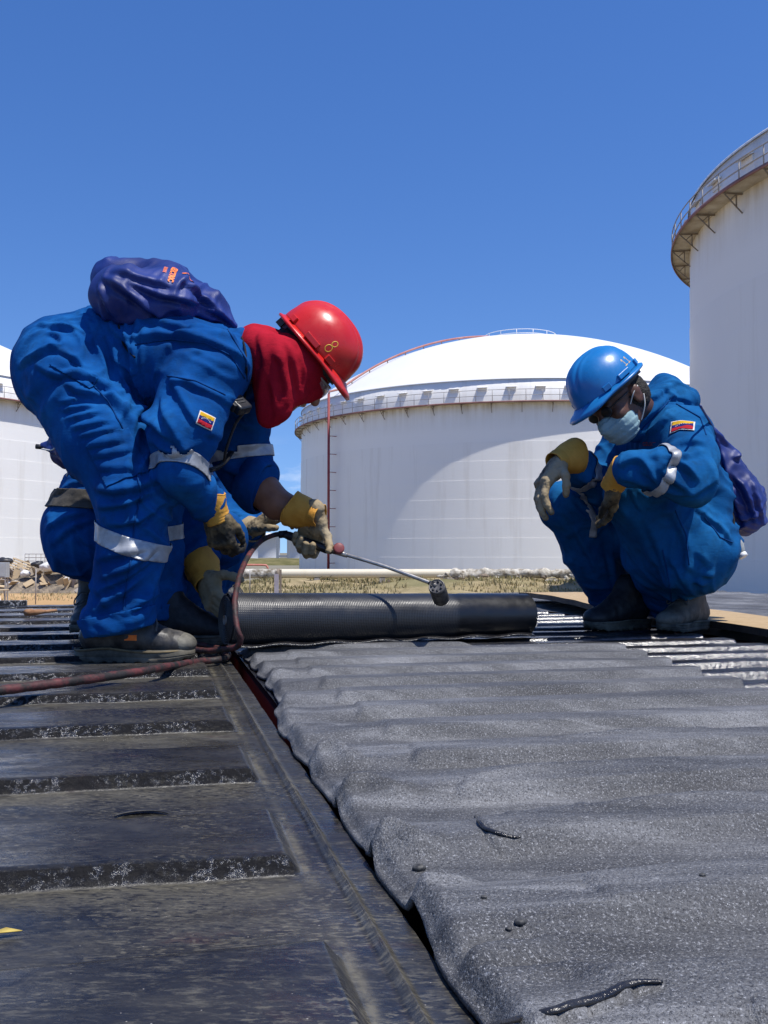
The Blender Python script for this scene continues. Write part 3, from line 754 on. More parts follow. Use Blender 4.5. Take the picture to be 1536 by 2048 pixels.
def tank(name, cx, cy, q, R, deck, top, rise, w, rail_h, nb, npst, nv, label, pipe_px=None, half=108):
    t = thing(name, (cx, cy, 0), label, 'tank', 'white storage tanks')
    I = Matrix.Identity(4)
    for m_ in q['course']: shared('shell_course', m_, t, I)
    for n, k in (('upper_shell', 'band'), ('dome_roof', 'dome'), ('deck_fascia', 'fascia')): shared(n, q[k], t, I)
    dk = shared('walkway_deck', q['deck'], t, I)
    for m_ in q['rails']: shared('guard_rail', m_, t, I)
    face = math.atan2(-cy, -cx)
    def around(n, nm, me, r, z, ph=0.0):
        for i in range(n):
            a = 2*math.pi*(i+ph)/n
            if abs((a-face+math.pi) % (2*math.pi)-math.pi) > rad(half): continue
            shared(nm, me, t, Matrix.Translation((r*math.cos(a), r*math.sin(a), z)) @ Matrix.Rotation(a, 4, 'Z'))
    around(nb, 'bracket', q['bracket'], R, deck, .3); around(npst, 'rail_post', q['post'], R+w-.04, deck)
    around(nv, 'vent_hood', q['vent'], R, (deck+top)/2+.32, .4)
    if rise:
        tr = R*.165; RS = (R*R+rise*rise)/(2*rise); zt = top+rise-(RS-math.sqrt(RS*RS-tr*tr))
        shared('roof_hatch', q['hatch'], t, Matrix.Translation((0, 0, top+rise-.25)))
        a = np.linspace(0, 2*math.pi, 48, endpoint=False)
        tz = 1.15
        for h in (tz, tz*.5): 
            o = obj('top_rail', np.array([cx, cy, 0])+tube(np.stack([tr*np.cos(a), tr*np.sin(a), a*0+zt+h], 1), .04, 6, closed=True)[0], tube(np.stack([a, a, a], 1), .04, 6, closed=True)[1], M_TANK, t)
        for i in range(14):
            aa = 2*math.pi*i/14
            v, f = tube([(0, 0, 0), (0, 0, tz)], .045, 6)
            obj('top_rail_post', v+np.array([cx+tr*math.cos(aa), cy+tr*math.sin(aa), zt]), f, M_TANK, t)
    if pipe_px:
        best = None
        for aa in np.linspace(face-rad(80), face+rad(80), 1600):
            px = CX+F_PX*(cx+(R+.4)*math.cos(aa))/(cy+(R+.4)*math.sin(aa))
            if best is None or abs(px-pipe_px) < best[0]: best = (abs(px-pipe_px), aa)
        aa = best[1]; d = np.array([math.cos(aa), math.sin(aa), 0]); C = np.array([cx, cy, 0])
        ro = R+w+.25
        obj('fire_pipe', *tube([C+d*ro+[0, 0, .1], C+d*ro+[0, 0, top+.1]], .17, 8), M_PIPE_R, t)
        for z in np.arange(1.5, deck, 2.4):
            b = MB(); b.bar(C+d*(R-.02)+[0, 0, z], C+d*(ro+.16)+[0, 0, z], .10, .08); b.build('pipe_clamp', M_PIPE_R, t, False)
        RS = (R*R+rise*rise)/(2*rise); am = math.asin(R/RS); pts = [C+d*ro+[0, 0, top], C+d*(ro-.1)+[0, 0, top+.45]]
        for s in np.linspace(.98, .18, 26):
            pts.append(C+d*RS*math.sin(am*s)+[0, 0, top+.05+rise-RS*(1-math.cos(am*s))+.45])
        obj('dome_pipe', *tube(pts, .15, 8), simple('faded_red_pipe', (.36, .12, .10), (.44, .22, .18), .8, .7), t)
        for k in range(4, 27, 3):
            b = MB(); b.bar(pts[k]-[0, 0, .5], pts[k]+[0, 0, .12], .14, .14); b.build('pipe_support', M_BRK, t, False)
    return t
R1, DK1, TP1, RI1 = 33.2, 20.8, 23.75, 11.2
q1 = tank_meshes(R1, DK1, TP1, RI1, 1.0, 1.45, 9)
def polar(D, deg): return D*math.sin(rad(deg)), D*math.cos(rad(deg))
cx, cy = polar(153, 7.8)
tank('storage_tank', cx, cy, q1, R1, DK1, TP1, RI1, 1.0, 1.45, 58, 108, 60, 'white domed storage tank with a dark red vertical pipe, standing behind the cream pipeline', 668)
cx, cy = polar(153, -28.4)
tank('storage_tank', cx, cy, q1, R1, DK1, TP1, RI1, 1.0, 1.45, 58, 108, 60, 'white domed storage tank brightly lit behind the rubbish heap')
R2, DK2, TP2 = 25.0, 22.5, 25.0
q2 = tank_meshes(R2, DK2, TP2, 8.0, 1.15, 1.15, 9)
cx, cy = polar(73, 37.2)
tank('storage_tank', cx, cy, q2, R2, DK2, TP2, 8.0, 1.15, 1.15, 46, 80, 44, 'tall shaded white storage tank with rusty walkway brackets, behind the blue helmet')

# ------------------------------------------------------------------ far tank farm
def far_tank(px0, px1, ytop, y, label):
    a = PA(px0, HORIZON, y); b = PA(px1, HORIZON, y); R = (b[0]-a[0])/2; H = PA(0, ytop, y)[2]
    t = thing('far_tank', ((a[0]+b[0])/2, y, 0), label, 'tank', 'far white tanks on the horizon')
    o = ORG[t]
    v, f = ring_profile([(R, 0), (R, H*.94), (R*1.01, H*.94), (R*1.01, H*.97), (R, H*.97)], 64); obj('shell', v+o, f, M_FARW, t)
    v, f = ring_profile([(R, H*.97), (R*.5, H*1.03), (.05, H*1.06)], 64); obj('roof', v+o, f, M_FARW, t)
    return t
far_tank(426, 516, 1074, 470, 'far white tank seen under the hose, partly behind the crouching worker')
far_tank(516, 560, 1068, 560, 'slim far white tank beside the dark steel frame')
far_tank(574, 640, 1070, 520, 'far white tank partly hidden by the large domed tank')
t = thing('steel_frame', tuple(PA(566, HORIZON, 400)*[1, 1, 0]), 'dark steel frame between the far white tanks', 'frame'); o = ORG[t]
for dx in (-2.2, 2.2):
    b = MB(); b.box(o+[dx, 0, 5], (.5, .5, 5)); b.build('column', M_FARG, t, False)
for z in (1.4, 9.6):
    b = MB(); b.box(o+[0, 0, z], (1.7, .4, .45)); b.build('beam', M_FARG, t, False)

# ------------------------------------------------------------------ pipeline, posts, fences
YP = 80.0
def pl(px, py): return PA(px, py, YP)
A0 = pl(395, 1148); A1 = pl(905, 1147); B1 = pl(1560, 1147)
PR = 9.0*YP/F_PX
t = thing('pipeline', (A0[0], YP, 0), 'long cream pipeline on low supports before the domed tank', 'pipeline')
J = pl(556, 1147)
def pipe_seg(name, a, b, r, mat, rough_=0.0, n=60):
    pts = np.linspace(a, b, n); v, f = tube(pts, r, 18); v = np.array(v)
    if rough_:
        d = v-np.repeat(pts, 18, 0)
        k = rough_*(fbm(v*1.3, 3)+.35*fbm(v*4, 2)); v = v+unit_rows(d)*k[:, None]
    return obj(name, v, f, mat, t)
def unit_rows(d): return d/np.maximum(1e-9, np.linalg.norm(d, axis=1))[:, None]
pipe_seg('pipe_worn_coat', A0, J, PR*1.08, M_FLAKE, .05)['label'] = 'pipe length with peeling stained coat'
pipe_seg('pipe_length', J, A1, PR, M_CREAM)
pipe_seg('pipe_torn_jacket', A1-[.3, 0, 0], B1, PR*1.0, M_FLAKE, .16, 130)['label'] = 'pipe length with torn pale insulation'
b = MB(); b.tube([J-[.16, 0, 0], J+[.16, 0, 0]], PR*1.14, 18); b.build('pipe_collar', M_BRK, t)
for i, px in enumerate((392, 465, 640, 770, 905, 1020, 1110)):
    c = pl(px, 1160)
    b = MB(); b.box((c[0]-.22, YP, .42), (.22, .42, .44)); b.build('support', M_CONC, t, False)
    b = MB(); b.box((c[0]+.25, YP-.1, .36), (.18, .32, .36)); b.build('support_block', M_BRK, t, False)
for i in range(26):                                     # torn pieces of jacket hanging under the damaged length
    px = RNG.uniform(880, 1150); c = pl(px, RNG.uniform(1150, 1168))
    s = Sdf().ell((0, 0, 0), RNG.uniform(.10, .42, 3)*[1.3, .6, .7]); v, f = s.mesh(.05)
    v = v+.09*fbm(v*5+i, 2)[:, None]*unit_rows(v); obj('jacket_scrap', v+c-[0, .3, 0], f, M_FLAKE if i % 3 else M_BRK, t)
# low white and red rail behind the pipeline
t = thing('road_barrier', tuple(PA(610, 1160, 104)*[1, 1, 0]), 'low white and red striped rail seen beneath the pipeline', 'barrier')
for k, (y, mt) in enumerate(((1155, M_FLAG['white']), (1158.4, simple('faded_red_rail', (.42, .13, .12), None, rough=.7)), (1162, M_FLAG['white']))):
    b = MB(); a = PA(585, y, 104); c = PA(900, y, 104); b.bar(a, c, .08, .16); b.build('rail', mt, t, False)
for px in (627, 740, 850):
    a = PA(px, 1150, 104); b = MB(); b.bar((a[0], 104.1, 0), (a[0], 104.1, a[2]), .12, .12); b.build('post', M_BRK, t, False)
t = thing('red_pipe', tuple(PA(520, 1130, 98)*[1, 1, 0]), 'thin orange red pipe bending down behind the peeling pipeline', 'pipe')
pts = catmull([PA(400, 1130, 98), PA(470, 1130, 98), PA(525, 1130, 98), PA(534, 1133, 98), PA(536, 1142, 98), PA(537, 1180, 98)*[1, 1, 0]], 6)
obj('pipe_run', *tube(pts, .10, 8), simple('orange_red_pipe', (.46, .13, .09), (.52, .22, .17), .6, .6), t)
c = PA(553, 1190, 60)
t = thing('sign_post', (c[0], 60, 0), 'pale lilac grey steel marker plate standing before the pipeline', 'post')
b = MB(); b.box((c[0], 60, PA(553, 1170, 60)[2]/2+.33), (.135, .03, PA(553, 1148, 60)[2]/2)); b.build('plate', M_LILAC, t, False)
b = MB(); b.box((c[0]+.23, 60.08, PA(553, 1140, 60)[2]/2), (.06, .06, PA(553, 1138, 60)[2]/2)); b.build('back_post', M_BRK, t, False)
def thin_post(px, ytop, y, label, r=.03):
    c = PA(px, ytop, y); t = tag(obj('fence_post', *tube([(c[0], y, 0), (c[0], y, c[2])], r, 6), M_GALV), label, 'post', 'thin fence posts'); return t
thin_post(500, 1140, 62, 'thin pale fence post before the peeling pipeline')
thin_post(72, 1138, 56, 'thin grey fence post before the rubbish heap, near the grey cabinet')
thin_post(158, 1150, 56, 'thin grey fence post before the rubbish heap, beside the white sacks')

# ------------------------------------------------------------------ rubbish heap
hx0, hx1, hy = PA(-60, 1180, 74)[0], PA(330, 1180, 74)[0], 74.0
def heap_h(x):
    u = (x-hx0)/(hx1-hx0); return 2.15*sstep(0, .12, u)*(1-.75*sstep(.42, 1.0, u))
xs = np.linspace(hx0, hx1, 60); ys = np.linspace(hy-3.0, hy+3.2, 22); X, Y = np.meshgrid(xs, ys, indexing='ij')
pp = np.stack([X.ravel(), Y.ravel(), 0*X.ravel()], 1)
env = np.clip(1-np.abs((Y-hy)/3.0), 0, 1)**.8
Z = np.vectorize(heap_h)(X)*env*.85+.35*env*fbm(pp*.9, 3).reshape(X.shape)-.02
tag(obj('rubbish_mass', np.stack([X.ravel(), Y.ravel(), Z.ravel()], 1), grid(60, 22), simple('mixed_rubbish', (.30, .24, .17), (.10, .085, .07), 1.6, .9, bump=.9, bscale=5, bdist=.2), loc=(hx0, hy, 0), smooth=False),
    'mixed rubbish filling the core of the heap', 'rubbish', kind='stuff')
def heap_z(x, y): return max(0, heap_h(x)*max(0, 1-abs((y-hy)/3.0))**.8*.85)
for i in range(64):
    x = RNG.uniform(hx0+.6, hx1-.8); y = hy-RNG.uniform(.1, 2.7); z = heap_z(x, y)
    L, W = RNG.uniform(.5, 1.5), RNG.uniform(.2, .65)
    R = np.array(Matrix.Rotation(RNG.uniform(0, 6.28), 3, 'Z') @ Matrix.Rotation(RNG.uniform(-1.1, 1.1), 3, 'Y') @ Matrix.Rotation(RNG.uniform(.2, 1.3), 3, 'X'))
    b = MB(); b.box((x, y, z+.12+.15*W), (L/2, W/2, .03), R)
    tag(b.build('scrap_board', M_CARD if i % 4 else M_CARD2, smooth=False), 'flat pale scrap board thrown on the rubbish heap' if i % 4 else 'flat grey scrap board thrown on the rubbish heap', 'board', 'scrap boards on the rubbish heap' if i % 4 else 'grey scrap boards on the heap')
def sack(px, py, rx, rz, mat, label, grp, sd):
    c = PA(px, py, hy-1.9); s = Sdf().ell((0, 0, 0), (rx, rx*.75, rz)).ell((rx*.5, .1, -rz*.2), (rx*.7, rx*.6, rz*.7), k=.2)
    v, f = s.mesh(.07); v = v+.13*fbm(v*1.8+sd*3.3, 3)[:, None]*unit_rows(v); v = v+c; v[:, 2] = np.maximum(v[:, 2], .0)
    return tag(obj('sack', v, f, mat), label, 'sack', grp)
sack(26, 1172, .62, .40, M_BAG_W, 'long white sack at the foot of the heap beside the grey cabinet', None, 1)
sack(50, 1146, .28, .25, M_BAG_W, 'small white sack high on the heap among the boards', None, 2)
sack(108, 1133, 1.0, .36, M_BAG_W, 'large white wrapped bundle lying on top of the heap', None, 3)
sack(140, 1158, .55, .36, M_BAG_W, 'rounded white sack at the low end of the heap', None, 4)
sack(180, 1162, .6, .34, M_BAG_W, 'white sack lying behind the crouching worker', None, 5)
sack(73, 1128, .40, .26, M_BAG_K, 'black sack on top of the heap beside the white bundle', None, 6)
sack(8, 1122, .50, .22, M_BAG_K, 'black sack on the heap above the grey cabinet', None, 7)
sack(52, 1172, .34, .28, M_BAG_K, 'dark sack low on the heap beside the long white sack', None, 8)
c = PA(38, 1135, hy-.6)
t = thing('pallet', tuple(c), 'pale slatted pallet tilted on top of the heap', 'pallet')
R = np.array(Matrix.Rotation(.35, 3, 'Y') @ Matrix.Rotation(.9, 3, 'X'))
for i in range(6):
    b = MB(); b.box(c+R @ np.array([0, -.55+.22*i, .06]), (.75, .06, .025), R); b.build('slat', M_CARD, t, False)
for i in (-1, 0, 1):
    b = MB(); b.box(c+R @ np.array([.65*i, 0, 0]), (.05, .62, .035), R); b.build('bearer', M_CARD, t, False)
t = thing('guard_railing', tuple(PA(75, 1120, 82)*[1, 1, 0]), 'thin grey guard railing standing behind the rubbish heap', 'railing')
for px in (50, 58, 72, 82, 90, 97, 108):
    a = PA(px, 1108, 82); b = MB(); b.tube([(a[0], 82, 0), (a[0], 82, a[2])], .03, 6); b.build('post', M_GALV, t)
for y in (1108, 1115, 1122):
    b = MB(); b.tube([PA(50, y, 82), PA(108, y, 82)], .03, 6); b.build('rail', M_GALV, t)
c = PA(4, 1140, 56)
t = thing('cabinet', (c[0], 56, 0), 'grey steel cabinet on thin legs beside the rubbish heap', 'cabinet')
zc = c[2]; b = MB(); b.box((c[0], 56, zc), (.34, .25, .42)); bevel(b.build('case', M_BOXG, t, False), .02)
b = MB(); b.box((c[0]-.02, 55.74, zc), (.27, .012, .34)); b.build('door', M_BOXG, t, False)
for dx in (-.26, .26):
    for dy in (-.18, .18):
        b = MB(); b.box((c[0]+dx, 56+dy, (zc-.42)/2), (.03, .03, (zc-.42)/2)); b.build('leg', M_GALV, t, False)
c = PA(0, 1180, 52)
t = thing('round_table', (c[0], 52, 0), 'small pale round table on thin legs under the cabinet', 'table')
v, f = ring_profile([(.02, .0), (.44, .0), (.46, -.05), (.02, -.05)], 24); obj('table_top', v+np.array([c[0], 52, c[2]+.03]), f, M_CARD, t)
for dx in (-.2, .2):
    b = MB(); b.tube([(c[0]+dx, 52, c[2]-.02), (c[0]+dx*1.6, 52, 0)], .025, 6); b.build('leg', M_GALV, t)
c = PA(-8, 1212, 14)
v, f = ring_profile([(.34, -1.2), (.22, -.05), (.10, .17), (.02, .18)], 24)
t = thing('marker_cone', (c[0], 14, 0), 'pale grey cone with a dark ring at the roof edge', 'cone')
zt = PA(0, 1190, 14)[2]
v, f = ring_profile([(.36, zt-1.15), (.36, zt-1.10), (.22, zt-1.10), (.05, zt), (.0, zt)], 24); obj('cone_body', v+np.array([c[0], 14, 0]), f, M_FLAG['white'], t)
v, f = ring_profile([(.125, zt-.40), (.10, zt-.26)], 24); obj('dark_ring', v*[1.06, 1.06, 1]+np.array([c[0], 14, 0]), f, M_BLACK, t)
b = MB(); b.box((c[0], 14, (zt-1.15)/2), (.5, .5, (zt-1.15)/2)); b.build('plinth', M_CONC, t, False)
# ================================================================== containers and their roofs
def roof_sheet(name, a0, a1, b0, b1, rib0, pitch, rib_w, rib_h, e0, e1, mat, parent, na=150, db=.006, bead=None, slope=.03, zoff=0.0):
    aa = np.unique(np.concatenate([np.linspace(a0, a1, na), np.linspace(e1-.05, a1, 80), np.linspace(a0, e0+.05, 12)])); bb = np.arange(b0, b1+db/2, db)
    A_, B_ = np.meshgrid(aa, bb, indexing='ij'); a = A_.ravel(); b = B_.ravel()
    u = (b-rib0) % pitch
    prof = sstep(0, slope, u)*(1-sstep(rib_w-slope, rib_w, u))
    end = sstep(e0, e0+.045, a)*(1-sstep(e1-.020, e1, a))
    p = np.stack([a, b, a*0], 1)
    z = rib_h*prof*end + .0022*fbm(p*[3, 5, 1], 3) + .0009*fbm(p*[16, 30, 1], 2)
    if bead: z = z + .0045*np.exp(-((a-bead)/.0045)**2) + .0015*(a > bead)
    z = z + zoff
    v = (U[None]*a[:, None]+V[None]*b[:, None])*S + np.array([0, 0, ROOF_Z]); v[:, 2] += z
    o = obj(name, v, grid(len(aa), len(bb)), mat, parent)
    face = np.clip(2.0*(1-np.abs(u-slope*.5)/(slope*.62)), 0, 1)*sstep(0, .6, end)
    d = pitch-u; tr = np.where(u > rib_w, 1, 0)*(.25+.75*np.exp(-(d/.07)**2))*np.clip(end*2, .35, 1)+.15
    jt = np.exp(-((a-(e1+.003))/.006)**2)*(.3+.7*((u < rib_w+.03) | (u > pitch-.03)))
    if bead: jt = np.maximum(jt, .6*np.exp(-((a-bead-.003)/.004)**2))
    for n, x in (('face', face), ('trough', np.clip(tr, 0, 1)), ('joint', jt)):
        at = o.data.attributes.new(n, 'FLOAT', 'POINT'); at.data.foreach_set('value', x.astype(np.float32))
    return o
def container(label, a0, a1, b0, b1):
    c = AB((a0+a1)/2, b0, 0); t = thing('shipping_container', (c[0], c[1], 0), label, 'container', 'shipping containers carrying the roof')
    for nm, (p, q) in {'side_wall': ((a0, b0), (a0, b1)), 'side_wall_': ((a1, b0), (a1, b1)), 'end_wall': ((a0, b0), (a1, b0)), 'end_wall_': ((a0, b1), (a1, b1))}.items():
        A = AB(*p); B = AB(*q); n = 60; d = unit(B-A); L = np.linalg.norm(B-A)
        nr = np.array([d[1], -d[0], 0]); cen = AB((a0+a1)/2, (b0+b1)/2); nr = nr*np.sign(np.dot((A+B)/2-cen, nr))
        pts = []
        ns = max(4, int(L/.275)); 
        for i in range(ns):
            for f_, o_ in ((0, 0), (.28, 0), (.5, -.03), (.78, -.03)): pts.append(A+d*L*(i+f_)/ns+nr*(o_-.004))
        pts.append(B-nr*.004); pts = np.array(pts)
        lo = pts.copy(); lo[:, 2] = .15; hi = pts.copy(); hi[:, 2] = ROOF_Z-.012
        v = np.concatenate([lo, hi]); m = len(pts); f = [(i, i+1, m+i+1, m+i) for i in range(m-1)]
        obj(nm.rstrip('_'), v, f, M_RED_SIDE, t, False)
        b = MB(); b.bar(A-[0, 0, .055], B-[0, 0, .055], .02, .075); b.build('top_rail', M_RED_SIDE, t, False)
        b = MB(); b.bar(A*[1, 1, 0]+[0, 0, .08], B*[1, 1, 0]+[0, 0, .08], .06, .16); b.build('bottom_rail', M_RED_SIDE, t, False)
    return t
AE = .2145
cA = container('red container with bare black primed roof under the worker in the red helmet', -2.40, AE-.012, -.35, 6.12)
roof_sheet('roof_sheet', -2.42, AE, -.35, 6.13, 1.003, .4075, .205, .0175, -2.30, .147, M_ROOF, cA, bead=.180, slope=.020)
cB = container('red container half covered with new roofing felt, under the black roll', .262, 1.99, -.35, 6.10)
roof_sheet('roof_sheet', .250, 2.0, -.35, 6.11, 2.178, .205, .112, .028, .33, 1.91, M_TAR, cB, na=90, slope=.026)
cC = container('container with old grey felt roof beside the plywood boards', 2.10, 4.55, -.35, 7.30)
roof_sheet('roof_sheet', 2.09, 4.56, -.35, 7.31, .1, .34, .20, .012, 2.2, 4.5, M_FELT, cC, na=60, db=.02, slope=.06)
# tarred edge rail at the far end of the bare roof, and a folded felt offcut on its corner
b = MB(); p0, p1 = AB(-2.38, 6.04, .022), AB(-.72, 6.04, .022); b.bar(p0, p1, .05, .045)
tag(bevel(b.build('edge_batten', M_FLAKED, smooth=False), .004), 'black tarred batten with white flaking marks along the far roof edge', 'batten')
p0, p1 = G(352, 1206), G(412, 1206); pts = np.linspace(p0, p1, 30)+[0, 0, .03]; v, f = tube(pts, .045, 12, squash=.5)
v = np.array(v)+.014*fbm(np.array(v)*9, 3)[:, None]*np.array([0, 0, 1]); tag(obj('felt_offcut', v, f, M_FLAKED), 'black folded felt offcut at the far corner of the bare roof', 'offcut')

# ------------------------------------------------------------------ the felt already laid (draped over the ribs)
aa = np.linspace(.222, 1.46, 240); bb = np.concatenate([np.arange(-.3, 1.6, .0068), np.arange(1.6, 3.22, .0085)])
A_, B_ = np.meshgrid(aa, bb, indexing='ij'); a = A_.ravel(); b = B_.ravel(); p = np.stack([a, b, a*0], 1)
def far_edge(a): return 3.17-.235*(a-.3)
def right_edge(b): return 1.255+.118*(b-1.95)+.006*np.sin(b*23)
def left_edge(b): return .2135+.044*sstep(1.75, 2.25, b)+.003*np.sin(b*30.6+1)+.006*pn(np.stack([b*9, b*0, b*0+.5], 1))
# squeeze the grid between the sheet's real edges
t_ = (a-aa[0])/(aa[-1]-aa[0]); le, re = left_edge(b), right_edge(b)
a2 = le+(re-le)*t_
fb = far_edge(a2); b2 = np.where(b > 2.2, 2.2+(b-2.2)*(fb-2.2)/(bb[-1]-2.2), b)
wob = .020*pn(np.stack([a2*1.3, b2*1.1, a2*0+7], 1))
u = (b2+wob-2.178) % .205
prof = sstep(-.004, .040, u)*(1-sstep(.080, .150, u))
en = sstep(.22, .46, a2+.05*pn(np.stack([b2*3.1, b2*0+3, a2*0], 1)))
near = 1-sstep(1.2, 2.4, b2)
z = .012+prof*(.0205+.002*near)*(.50+.50*en)
q = np.stack([a2*2.2, b2*7.5, a2*0], 1)
z += .0032*(1+.5*near)*fbm(q, 3)+.0022*near*fbm(np.stack([a2*7, b2*15, a2*0+2], 1), 3)
crease = ridged(np.stack([a2*1.5+.3*b2, b2*5.2, a2*0+4], 1), 1); z += .007*near*np.clip(crease-.6, 0, 1)
edge = np.exp(-((a2-le)/.055)**2)                       # puckers and curl along the free edge
z += edge*(.0035*np.sin(b2*31+2*pn(np.stack([b2*4, b2*0, b2*0], 1)))+.008*np.abs(pn(np.stack([b2*11, a2*12, a2*0+1], 1))))
uu = (b2-2.178) % .205
ribz = .028*sstep(0, .026, uu)*(1-sstep(.112-.026, .112, uu))*sstep(.33, .375, a2)*(1-sstep(1.865, 1.91, a2))+.006
z = np.where(z > ribz, z+np.maximum(.003-(z-ribz), 0)*0, ribz)
z = z*.5+.5*np.maximum(z, ribz+.002*pn(np.stack([a2*6, b2*9, a2*0], 1)))
z -= .022*np.exp(-((a2-le)/.010)**2)
def ab_px(px, py):
    w = G(px, py, .035); w = w-np.array([0, 0, ROOF_Z]); return np.array([w @ U, w @ V])/S
for pix, wd, am in (([(598, 1500), (640, 1490), (690, 1494), (720, 1506)], .012, .013), ([(630, 1574), (680, 1560), (740, 1556), (800, 1566)], .013, .015), ([(700, 1668), (750, 1646), (800, 1648), (860, 1664)], .014, .017), ([(560, 1440), (610, 1432), (660, 1440)], .010, .010), ([(760, 1770), (830, 1735), (900, 1730)], .016, .012),
                    ([(520, 1345), (560, 1338), (610, 1340)], .010, .009), ([(870, 1890), (960, 1850), (1060, 1840)], .016, .010), ([(940, 1560), (1050, 1548), (1200, 1535)], .008, .006), ([(1000, 1900), (1150, 1880), (1240, 1915), (1400, 1900)], .016, .010), ([(1100, 1480), (1250, 1470), (1400, 1460)], .008, .005), ([(1180, 1620), (1350, 1600), (1500, 1600)], .012, .007)):
    pts = np.array([ab_px(*q_) for q_ in pix]); dmin = np.full(len(a2), 9.); sgn = np.zeros(len(a2))
    for k_ in range(len(pts)-1):
        p0, p1 = pts[k_], pts[k_+1]; dd = p1-p0; L2 = dd @ dd; tt = np.clip(((a2-p0[0])*dd[0]+(b2-p0[1])*dd[1])/L2, 0, 1)
        ex, ey = a2-p0[0]-tt*dd[0], b2-p0[1]-tt*dd[1]; d_ = np.hypot(ex, ey); up = d_ < dmin; dmin = np.where(up, d_, dmin); sgn = np.where(up, np.sign(ey), sgn)
    sd = dmin*sgn; fade = np.clip(1.2-np.hypot(a2-pts[:, 0].mean(), b2-pts[:, 1].mean())/(.62*np.linalg.norm(pts[-1]-pts[0])+1e-6), 0, 1)**.5
    z += am*fade*(np.exp(-((sd+wd*.9)/wd)**2)-.75*np.exp(-((sd-wd*.25)/(wd*.45))**2))
def px_line(pix):
    pts = catmull(np.array([ab_px(*q_) for q_ in pix]), 5); dmin = np.full(len(a2), 9.); sgn = np.zeros(len(a2)); al = np.zeros(len(a2))
    for k_ in range(len(pts)-1):
        p0, p1 = pts[k_], pts[k_+1]; dd = p1-p0; tt = np.clip(((a2-p0[0])*dd[0]+(b2-p0[1])*dd[1])/(dd @ dd), 0, 1)
        ex, ey = a2-p0[0]-tt*dd[0], b2-p0[1]-tt*dd[1]; d_ = np.hypot(ex, ey); up = d_ < dmin
        dmin = np.where(up, d_, dmin); sgn = np.where(up, np.sign(-dd[1]*ex+dd[0]*ey), sgn); al = np.where(up, (k_+tt)/(len(pts)-1), al)
    return dmin*sgn, al
# an overlapping strip ends here: a step with a dark open lip; and a short tear
for pix, am in (([(940, 2075), (1040, 2040), (1160, 2008), (1240, 1984), (1290, 1966), (1335, 1962)], .004), ([(948, 1626), (962, 1648), (985, 1668), (1010, 1674), (1045, 1678)], .003)):
    sd, al = px_line(pix); fd = sstep(0, .10, al)*(1-sstep(.86, 1, al))
    z += fd*am*np.where(sd > 0, np.exp(-np.maximum(sd-.004, 0)/.05)*np.clip(sd/.004, 0, 1), -.9*np.exp(sd/.010))
v = (U[None]*a2[:, None]+V[None]*b2[:, None])*S+np.array([0, 0, ROOF_Z]); v[:, 2] += np.maximum(z, .004)+.004
FELT = tag(obj('roofing_felt', v, grid(len(aa), len(bb)), M_FELT), 'grey granular roofing felt draped over the roof ribs', 'roofing felt')
m_ = FELT.modifiers.new('s', 'SOLIDIFY'); m_.thickness = .005; m_.offset = -1
FELT_BVH = BVHTree.FromPolygons([tuple(x) for x in v], [tuple(int(i) for i in q) for q in grid(len(aa), len(bb))])
def on_felt(px, py, lift=0):
    r = ray(px, py); h = FELT_BVH.ray_cast(Vector((0, 0, CAM_Z)), Vector(r).normalized(), 20)
    return np.array(h[0])+[0, 0, lift] if h[0] is not None else G(px, py, .04+lift)
def felt_edge(name, pix, r, label):
    pts = catmull([on_felt(*q) for q in pix], 8); n = len(pts); rr = r*np.sin(np.linspace(.12, math.pi-.12, n))**.5
    v, f = tube(pts+[0, 0, .0005], rr, 8, squash=.7); v = np.array(v)+.0008*fbm(np.array(v)*60, 2)[:, None]
    tag(obj(name, v, f, M_TAR), label, 'felt edge')
felt_edge('felt_lap_edge', [(965, 2056), (1040, 2038), (1100, 2024), (1160, 2006), (1215, 1990), (1250, 1972), (1290, 1964), (1325, 1966)], .0034, 'black bitumen edge where one felt strip overlaps another')
felt_edge('felt_tear', [(950, 1632), (958, 1644), (970, 1656), (990, 1666), (1012, 1672), (1040, 1676)], .0026, 'small black tear in the felt near its free edge')
for i, (px, py, r) in enumerate(((1040, 1848, .0036), (838, 1740, .0048), (1018, 1860, .002), (1405, 1752, .0022), (968, 1796, .002))):
    c = on_felt(px, py); s_ = Sdf().ell((0, 0, 0), (r*1.3, r, r*.7)); v, f = s_.mesh(r*.25); v = v*(1+.25*pn(v/r*1.4+i)[:, None])+c+[0, 0, r*.45]
    tag(obj('pebble', v, f, simple('dark_pebble_%d' % i, (.02, .02, .02), (.08, .08, .075), 200, .6)), 'dark crumb lying on the grey felt', 'pebble', 'crumbs on the felt')

# ------------------------------------------------------------------ slit and debris on the bare roof
pts = np.array([G(228, 1637), G(250, 1634), G(285, 1631), G(315, 1630), G(338, 1632)]); pts = catmull(pts, 6); n = len(pts)
rows = []
for i in range(n):
    w = math.sin(math.pi*(i+.3)/(n-.4))
    for k in range(5):
        s_ = k/4; rows.append(pts[i]+V*.016*w*s_+np.array([0, 0, .003+.0030*w*math.sin(math.pi*(.62-.55*s_))]))
o = obj('roof_blister', rows, grid(n, 5), M_BLACK); solid(o, .0015, -1); tag(o, 'burst blister with a dark slit in the bare roof film', 'blister')
c0 = G(52, 1243); c1 = G(112, 1238)
pts = np.linspace(c0, c1, 14)+[0, 0, .038]; v, f = tube(pts, np.linspace(.016, .006, 14), 9); v = np.array(v)+.003*fbm(np.array(v)*30, 2)[:, None]
tag(obj('wood_stick', v, f, M_WOOD), 'short broken wooden stick lying on the roof ribs', 'stick')
c = G(5, 1868, .003); b = MB(); b.add([c+[-.012, 0, 0], c+[0, -.003, .002], c+[.014, .004, .001], c+[.001, .005, .003]], [(0, 1, 2, 3)])
